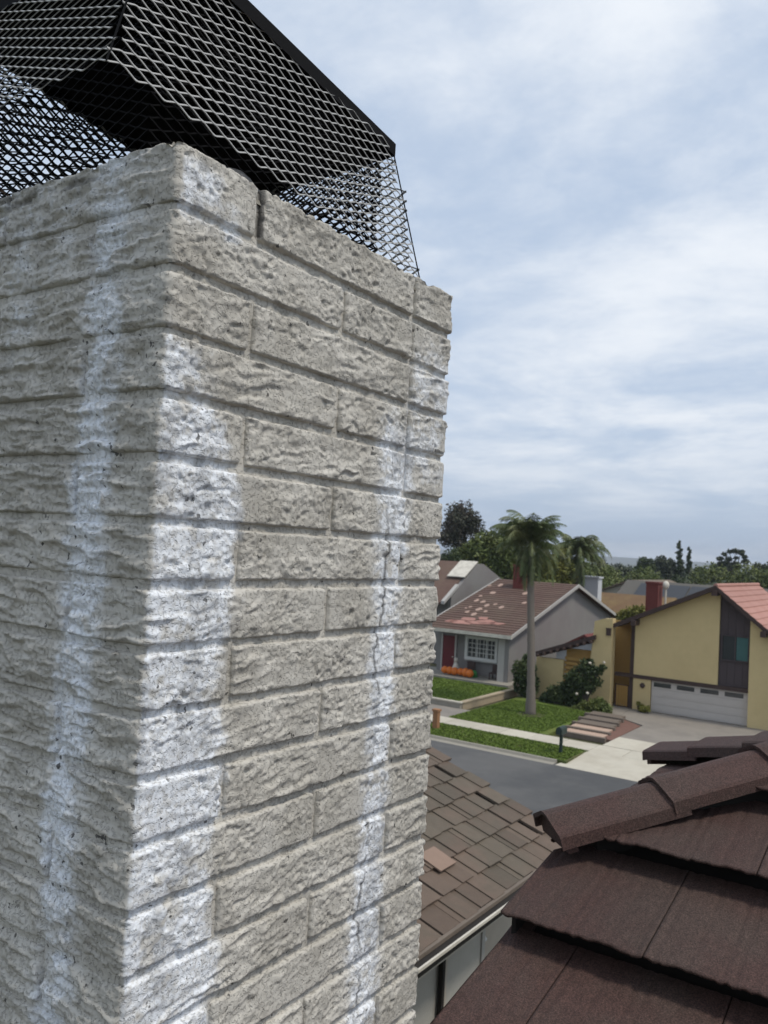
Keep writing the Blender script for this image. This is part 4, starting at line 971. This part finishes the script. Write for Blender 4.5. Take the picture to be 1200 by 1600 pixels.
for k_ in range(4):
    ze_, zr_ = 4.0, onX(1075, 912, 90)[2]; s3 = (zr_-ze_)/6
    ya = q[1]-5.2+k_*2.6
    MB().prism([(85.2, ya, ze_+1.2*s3+.14), (85.2, ya+2.45, ze_+1.2*s3+.14), (89, ya+2.45, ze_+5*s3+.14), (89, ya, ze_+5*s3+.14)], (0, 0, .08)).build('solar_panel', MT['solar'], rE)
q = onX(915, 930, 62)
gable_house('low_dark_roof_house', 'low dark roofed garage between the gray and the yellow house', 53.5, 60, 17.6, 21.6, 2.5, 3.7, 'white_wall', 'brick_red', 'x')
q = onX(950, 912, 120)
gable_house('far_white_house', 'small far white house with red roof above the pale house', 118, 128, q[1]-3, q[1]+7, q[2]-2.5, q[2]+.2, 'white_wall', 'brick_red', 'x')
q = onX(1130, 905, 130)
gable_house('far_brown_house', 'low far brown roof peeping over the yellow house ridge', 128, 140, q[1]-12, q[1]+10, q[2]-3.2, q[2]-.8, 'taupe_wall', 'taupe_roof', 'y')

# ------------------------------------------------------------------ street furniture and garden
mbx = onZ(876, 1176, .13); t_ = thing('mailbox', mbx, 'dark green mailbox on a post on the grass strip by the apron', 'mailbox')
MB().box((mbx[0]-.06, mbx[1]-.06, .1), (mbx[0]+.06, mbx[1]+.06, .95)).build('post', MT['mail_green'], t_)
bx = MB().prism([(mbx[0]-.32, mbx[1]+.14*math.cos(R(a)), 1.12+.16*math.sin(R(a))) for a in range(0, 181, 20)]+[(mbx[0]-.32, mbx[1]-.14, .955), (mbx[0]-.32, mbx[1]+.14, .955)], (.62, 0, 0)).build('box', MT['mail_green'], t_)
MB().box((mbx[0]-.335, mbx[1]-.13, .96), (mbx[0]-.322, mbx[1]+.13, 1.2)).build('flap', MT['mail_green'], t_)
q = onZ(681, 1138, .13); t_ = thing('marker_post', q, 'short orange brown post at the kerb beside the side drive', 'post')
MB().box((q[0]-.13, q[1]-.13, .1), (q[0]+.13, q[1]+.13, .95)).build('post_body', MT['post_wood'], t_); MB().box((q[0]-.17, q[1]-.17, .951), (q[0]+.17, q[1]+.17, 1.05)).build('post_top', MT['post_wood'], t_)
q = onZ(829, 1117, .16); MB_ = MB().prism([(q[0]+.75*math.cos(a)*random.uniform(.9, 1.1), q[1]+.75*math.sin(a)*random.uniform(.9, 1.1), .165) for a in np.linspace(0, 2*math.pi, 17)[:-1]], (0, 0, .02)); tag(MB_.build('planting_ring', MT['soil']), 'ring of bare soil around the palm trunk on the lawn', 'soil ring', kind='structure')
# garden steps of old timbers beside the drive
stp = thing('garden_steps', (41.5, 14.2, .1), 'old timber edged garden steps with pink paving between lawn and driveway', 'steps')
for k_ in range(5):
    x = 39.0+k_*1.22; z = .15+k_*.035; ya, yb = 13.15+.18*k_, 15.5+.12*k_
    MB().box((x, ya, .0), (x+.24, yb, z+.08)).build('timber', MT['timber'], stp)
    MB().box((x+.285, ya+.25, .0), (x+1.21, yb-.1, z+.03)).build('tread', MT['paver_pink' if k_ < 2 else 'timber'], stp)
sheet('mulch_bed', [(39.3, 12.92), (43.9, 12.95), (45.3, 14.6), (44.8, 15.4), (39.3, 13.14)], .152, 'mulch_red', .2)
for px, py in ((1000, 1112), (1008, 1114)):
    q = onZ(px, py, .14); V, Fq = leaves(clumpset((q[0], q[1], .4), (.3, .3, .3), 5, .5), 300, .09)
    o = link('small_plant', npmesh('small_plant', V, Fq), MT['leaf_yellow']); tag(o, 'small yellow green plant at the foot of the pillar, %s of two' % ('left' if px < 1005 else 'right'), 'plant', 'plants at the pillar')
V, Fq = leaves(clumpset((46.8, 20.75, 1.4), (.9, .75, 1.45), 26, .35), 5200, .13)
hd = thing('hedge_shrub', (46.8, 20.75, .1), 'tall dark green clipped shrub behind the palm trunk', 'shrub'); link('crown', npmesh('crown', V, Fq), MT['leaf_dark'], hd)
MB().tube([(46.8, 20.75, 0), (46.8, 20.75, 1.6)], .09, 7).build('trunk', MT['bark'], hd)
def bush(name, label, cl, n, size, m_, base, flowers=()):
    t_ = thing(name, base, label, 'shrub'); V, Fq = leaves(cl, n, size, shell=.3); link('crown', npmesh('crown', V, Fq), MT[m_], t_)
    mb = MB()
    for c, r_ in cl[:8]: mb.tube([base, (np.array(base)+c)/2+np.array([0, 0, .1]), c], [.07, .05, .02], 6)
    mb.build('trunk', MT['bark'], t_)
    for f in flowers:
        MB().ball(f, (.085, .085, .07), 8, 6, .4).build('flower', MT['flower'], t_)
XBU = 46.4
def px_clump(px, py, rpx, X=XBU):
    q = onX(px, py, X); r_ = rpx/F*X*1.15; return (np.array(q), np.array([r_, r_, r_*.85]))
bush('flowering_shrub', 'large loose dark shrub with pale blossoms before the yellow wing wall', [px_clump(*a) for a in ((915, 1040, 12), (905, 1055, 16), (925, 1050, 13), (935, 1048, 8), (895, 1070, 15), (915, 1070, 16), (932, 1066, 9), (900, 1085, 14), (888, 1058, 7), (942, 1042, 6), (922, 1033, 6), (880, 1075, 10))], 5200, .10, 'leaf_dark', (XBU, 17.0, .1),
     [onX(a, b_, XBU-.7) for a, b_ in ((922, 1036), (944, 1035), (901, 1084), (918, 1083))])
bush('low_shrub', 'low dark spreading shrub left of the flowering shrub', [px_clump(*a) for a in ((870, 1085, 14), (858, 1090, 12), (882, 1088, 14), (865, 1078, 9), (895, 1098, 12), (850, 1092, 8))], 4200, .09, 'leaf_dark', (XBU, 18.6, .1))
bush('ground_shrub', 'low green shrub at the foot of the yellow wing wall', [px_clump(*a, 45.9) for a in ((930, 1104, 13), (945, 1108, 11), (915, 1106, 12), (900, 1110, 9), (938, 1098, 9))], 3600, .08, 'leaf_mid', (45.9, 16.6, .1))
bush('roof_side_shrub', 'round yellow green tree top beside the red chimney', [px_clump(*a, 63) for a in ((985, 962, 14), (1000, 958, 14), (972, 965, 10), (1008, 966, 10))], 2600, .14, 'leaf_yellow', (63, 20.0, 0))

# ------------------------------------------------------------------ trees
b_ = onZ(829, 1116, .16)
palm('feather_palm', 'tall feather palm with gray trunk on the lawn before the gray house', b_[0], b_[1], (b_[0]+.5, onX(822, 862, b_[0])[1]), onX(822, 850, b_[0])[2], 58, 2.7, 1.9, 60, .017, .23, 5, .1)
q = onX(902, 868, 68); palm('feather_palm', 'shorter bushy feather palm above the pale house roof', q[0], q[1]-.3, (q[0], q[1]), q[2], 56, 3.5, 2.3, 34, .04, .25, 9)
q = onX(716, 825, 88)
tree('eucalyptus_tree', 'dark reddish eucalyptus at the chimney edge above the tall house', q[0], q[1], 8, q[2], (3.2, 2.9, 3.1), 34, .34, 7500, .20, 'leaf_euc', tr=.28)
q = onX(775, 862, 80)
tree('broad_tree', 'broad green tree behind the gray house roof', q[0], q[1], 4, q[2]-.5, (4.4, 3.9, 3.9), 54, .30, 15000, .25, 'leaf_mid', tr=.3)
q = onX(718, 872, 84)
tree('dark_broad_tree', 'low dark tree below the eucalyptus at the chimney edge', q[0], q[1], 4, q[2]-1.0, (3.2, 3.8, 2.2), 26, .36, 5200, .19, 'leaf_dark', tr=.25)
q = onX(870, 888, 66)
tree('bright_tree', 'bright yellow green tree between the two palms', q[0], q[1], 3, q[2]-.4, (2.3, 2.2, 2.2), 28, .36, 6000, .14, 'leaf_yellow', tr=.18)
q = onX(835, 895, 84)
tree('back_tree', 'dark tree filling the gap behind the tall palm', q[0], q[1], 4, q[2]-.6, (3.6, 4.2, 2.6), 34, .36, 9000, .18, 'leaf_mid', tr=.2)
FT = [  # px, top y, half-width px, X, kind, label
 (955, 884, 22, 150, 'leaf_mid', 'rounded far tree right of the shorter palm'),
 (985, 888, 16, 140, 'leaf_far', 'low far tree above the cream gable'),
 (1008, 872, 17, 150, 'leaf_dark', 'dark far tree left of the two pointed conifers'),
 (1040, 867, 18, 170, 'leaf_far', 'wide far tree just left of the taller conifer'),
 (1100, 880, 20, 160, 'leaf_far', 'low far tree right of the two conifers'),
 (1128, 876, 18, 180, 'leaf_dark', 'dark far tree between conifers and open crowned eucalyptus'),
 (1185, 882, 22, 170, 'leaf_far', 'far tree at the right edge of the photo'),
 (1215, 876, 20, 165, 'leaf_dark', 'dark far tree cut off by the right edge of the photo'),
 (1065, 892, 26, 130, 'leaf_dark', 'dark low far tree behind the solar roof'),
 (1150, 892, 28, 130, 'leaf_far', 'low far tree over the ridge of the yellow house'),
 (1190, 896, 22, 120, 'leaf_dark', 'dark low far tree right of the salmon ridge'),
]
for px, ty, hw, X, m_, lab in FT:
    q = onX(px, ty, X); r_ = hw/F*X*1.05; h = min(q[2]*.42, r_*1.1)
    tree('far_tree', lab, q[0], q[1], 3, q[2]-h*.95, (r_, r_, h), 26, .34, 3600, .0045*X*.36, m_, 'trees of the far tree line', tr=.3, limbs=2)
    # skirt of foliage to the ground
for px, ty, hw, lab in ((1063, 845, 6.0, 'taller of the two pointed conifers on the skyline'), (1078, 856, 5.0, 'shorter of the two pointed conifers on the skyline')):
    X = 170; q = onX(px, ty, X); cl = []
    for k_ in range(16):
        f = (k_+.5)/16; z = q[2]-f*8.5; r_ = hw/F*X*(.35+.65*min(1, f*1.6))*rng.uniform(.75, 1.2)
        cl.append((np.array([q[0]+rng.uniform(-.25, .25), q[1]+rng.uniform(-.3, .3), z]), np.array([r_, r_, .42])))
    t_ = thing('conifer', (q[0], q[1], 0), lab, 'tree', 'conifers on the skyline')
    V, Fq = leaves(cl, 2600, .24, shell=.2); link('crown', npmesh('crown', V, Fq), MT['leaf_dark'], t_); MB().tube([(q[0], q[1], 0), (q[0], q[1], q[2]-.4)], [.3, .06], 7).build('trunk', MT['bark'], t_)
X = 175; q = onX(1148, 868, X)
t_ = thing('open_eucalyptus', (q[0], q[1], 0), 'open crowned eucalyptus with sky showing through near the right edge', 'tree')
cl = [(np.array(onX(a, b_, X)), np.array([c/F*X, c/F*X, c/F*X*.7])) for a, b_, c in ((1125, 873, 6), (1132, 866, 5), (1140, 862, 5), (1149, 861, 6), (1158, 863, 6), (1163, 870, 5), (1150, 872, 4), (1138, 874, 6), (1165, 878, 6), (1128, 882, 8), (1148, 884, 10))]
V, Fq = leaves(cl, 2600, .26, shell=.2); link('crown', npmesh('crown', V, Fq), MT['leaf_far'], t_)
mb = MB().tube([(q[0], q[1], 0), (q[0], q[1], 6)], [.35, .25], 7)
for c, _ in cl: mb.tube([(q[0], q[1], 5.5), (np.array([q[0], q[1], 7])+c)/2, c], [.16, .1, .04], 5)
mb.build('trunk', MT['bark'], t_)
# mass of far tree crowns and scrub between the far houses and the skyline
cl = []
for k_ in range(420):
    X = rng.uniform(112, 420); px = rng.uniform(640, 1330); q = onX(px, 900, X); r_ = rng.uniform(2.0, 4.6)
    top = H-rng.uniform(.2, 3.2)*(X/150)**.3
    cl.append((np.array([X, q[1], max(top-r_*.8, 1.5)]), np.array([r_, r_, r_*.8])))
V, Fq = leaves(cl, 60000, .62, shell=.5)
tag(link('far_wood', npmesh('far_wood', V, Fq), MT['leaf_far']), 'continuous far belt of tree crowns below the skyline', 'trees', kind='stuff')
cl = []
for px, py, X, r_ in ((860, 925, 64, 1.2), (945, 905, 105, 2.2), (935, 915, 110, 2.4), (955, 918, 100, 1.6), (1005, 905, 118, 2.2), (1015, 915, 112, 2.0), (760, 905, 90, 2.6), (700, 900, 90, 2.6), (1110, 905, 118, 2.5), (1170, 905, 118, 2.6), (890, 905, 100, 3.0), (910, 900, 104, 3.0)):
    q = onX(px, py, X); cl.append((np.array(q), np.array([r_, r_*1.2, r_*.9])))
V, Fq = leaves(cl, 14000, .22, shell=.4)
tag(link('garden_greenery', npmesh('garden_greenery', V, Fq), MT['leaf_mid']), 'mass of garden greenery between the far houses', 'shrubs', kind='stuff')
# hills on the horizon
def hills(X, seed, amp, base, name):
    ys = np.linspace(-5200, 8200, 160); z = base+amp*(.5+.5*fbm(ys/900, ys*0, seed, 4))
    V = []; 
    for y, zz_ in zip(ys, z): V += [(X, y, -2), (X+260, y, zz_*.7), (X+520, y, zz_), (X+1200, y, -2)]
    o = link(name, npmesh(name, np.array(V), gridfaces(160, 4)), MT['hill'], None, True); return tag(o, kind='structure')
hills(3600, 5, 24, 14, 'hills')
# the air: even haze round everything
hz_ = MB().box((-5600, -5600, -4), (6200, 8700, 130)).build('haze', None); hz_.data.materials.clear()
hm = bpy.data.materials.new('haze'); hm.use_nodes = True; t = hm.node_tree; t.nodes.remove(t.nodes['Principled BSDF'])
pv = N(t, 'ShaderNodeVolumePrincipled'); pv.inputs['Density'].default_value = 0.00022; pv.inputs['Color'].default_value = (0.72, 0.80, 0.92, 1)
L(t, pv, 0, t.nodes['Material Output'], 'Volume'); hz_.data.materials.append(hm); tag(hz_, kind='stuff')
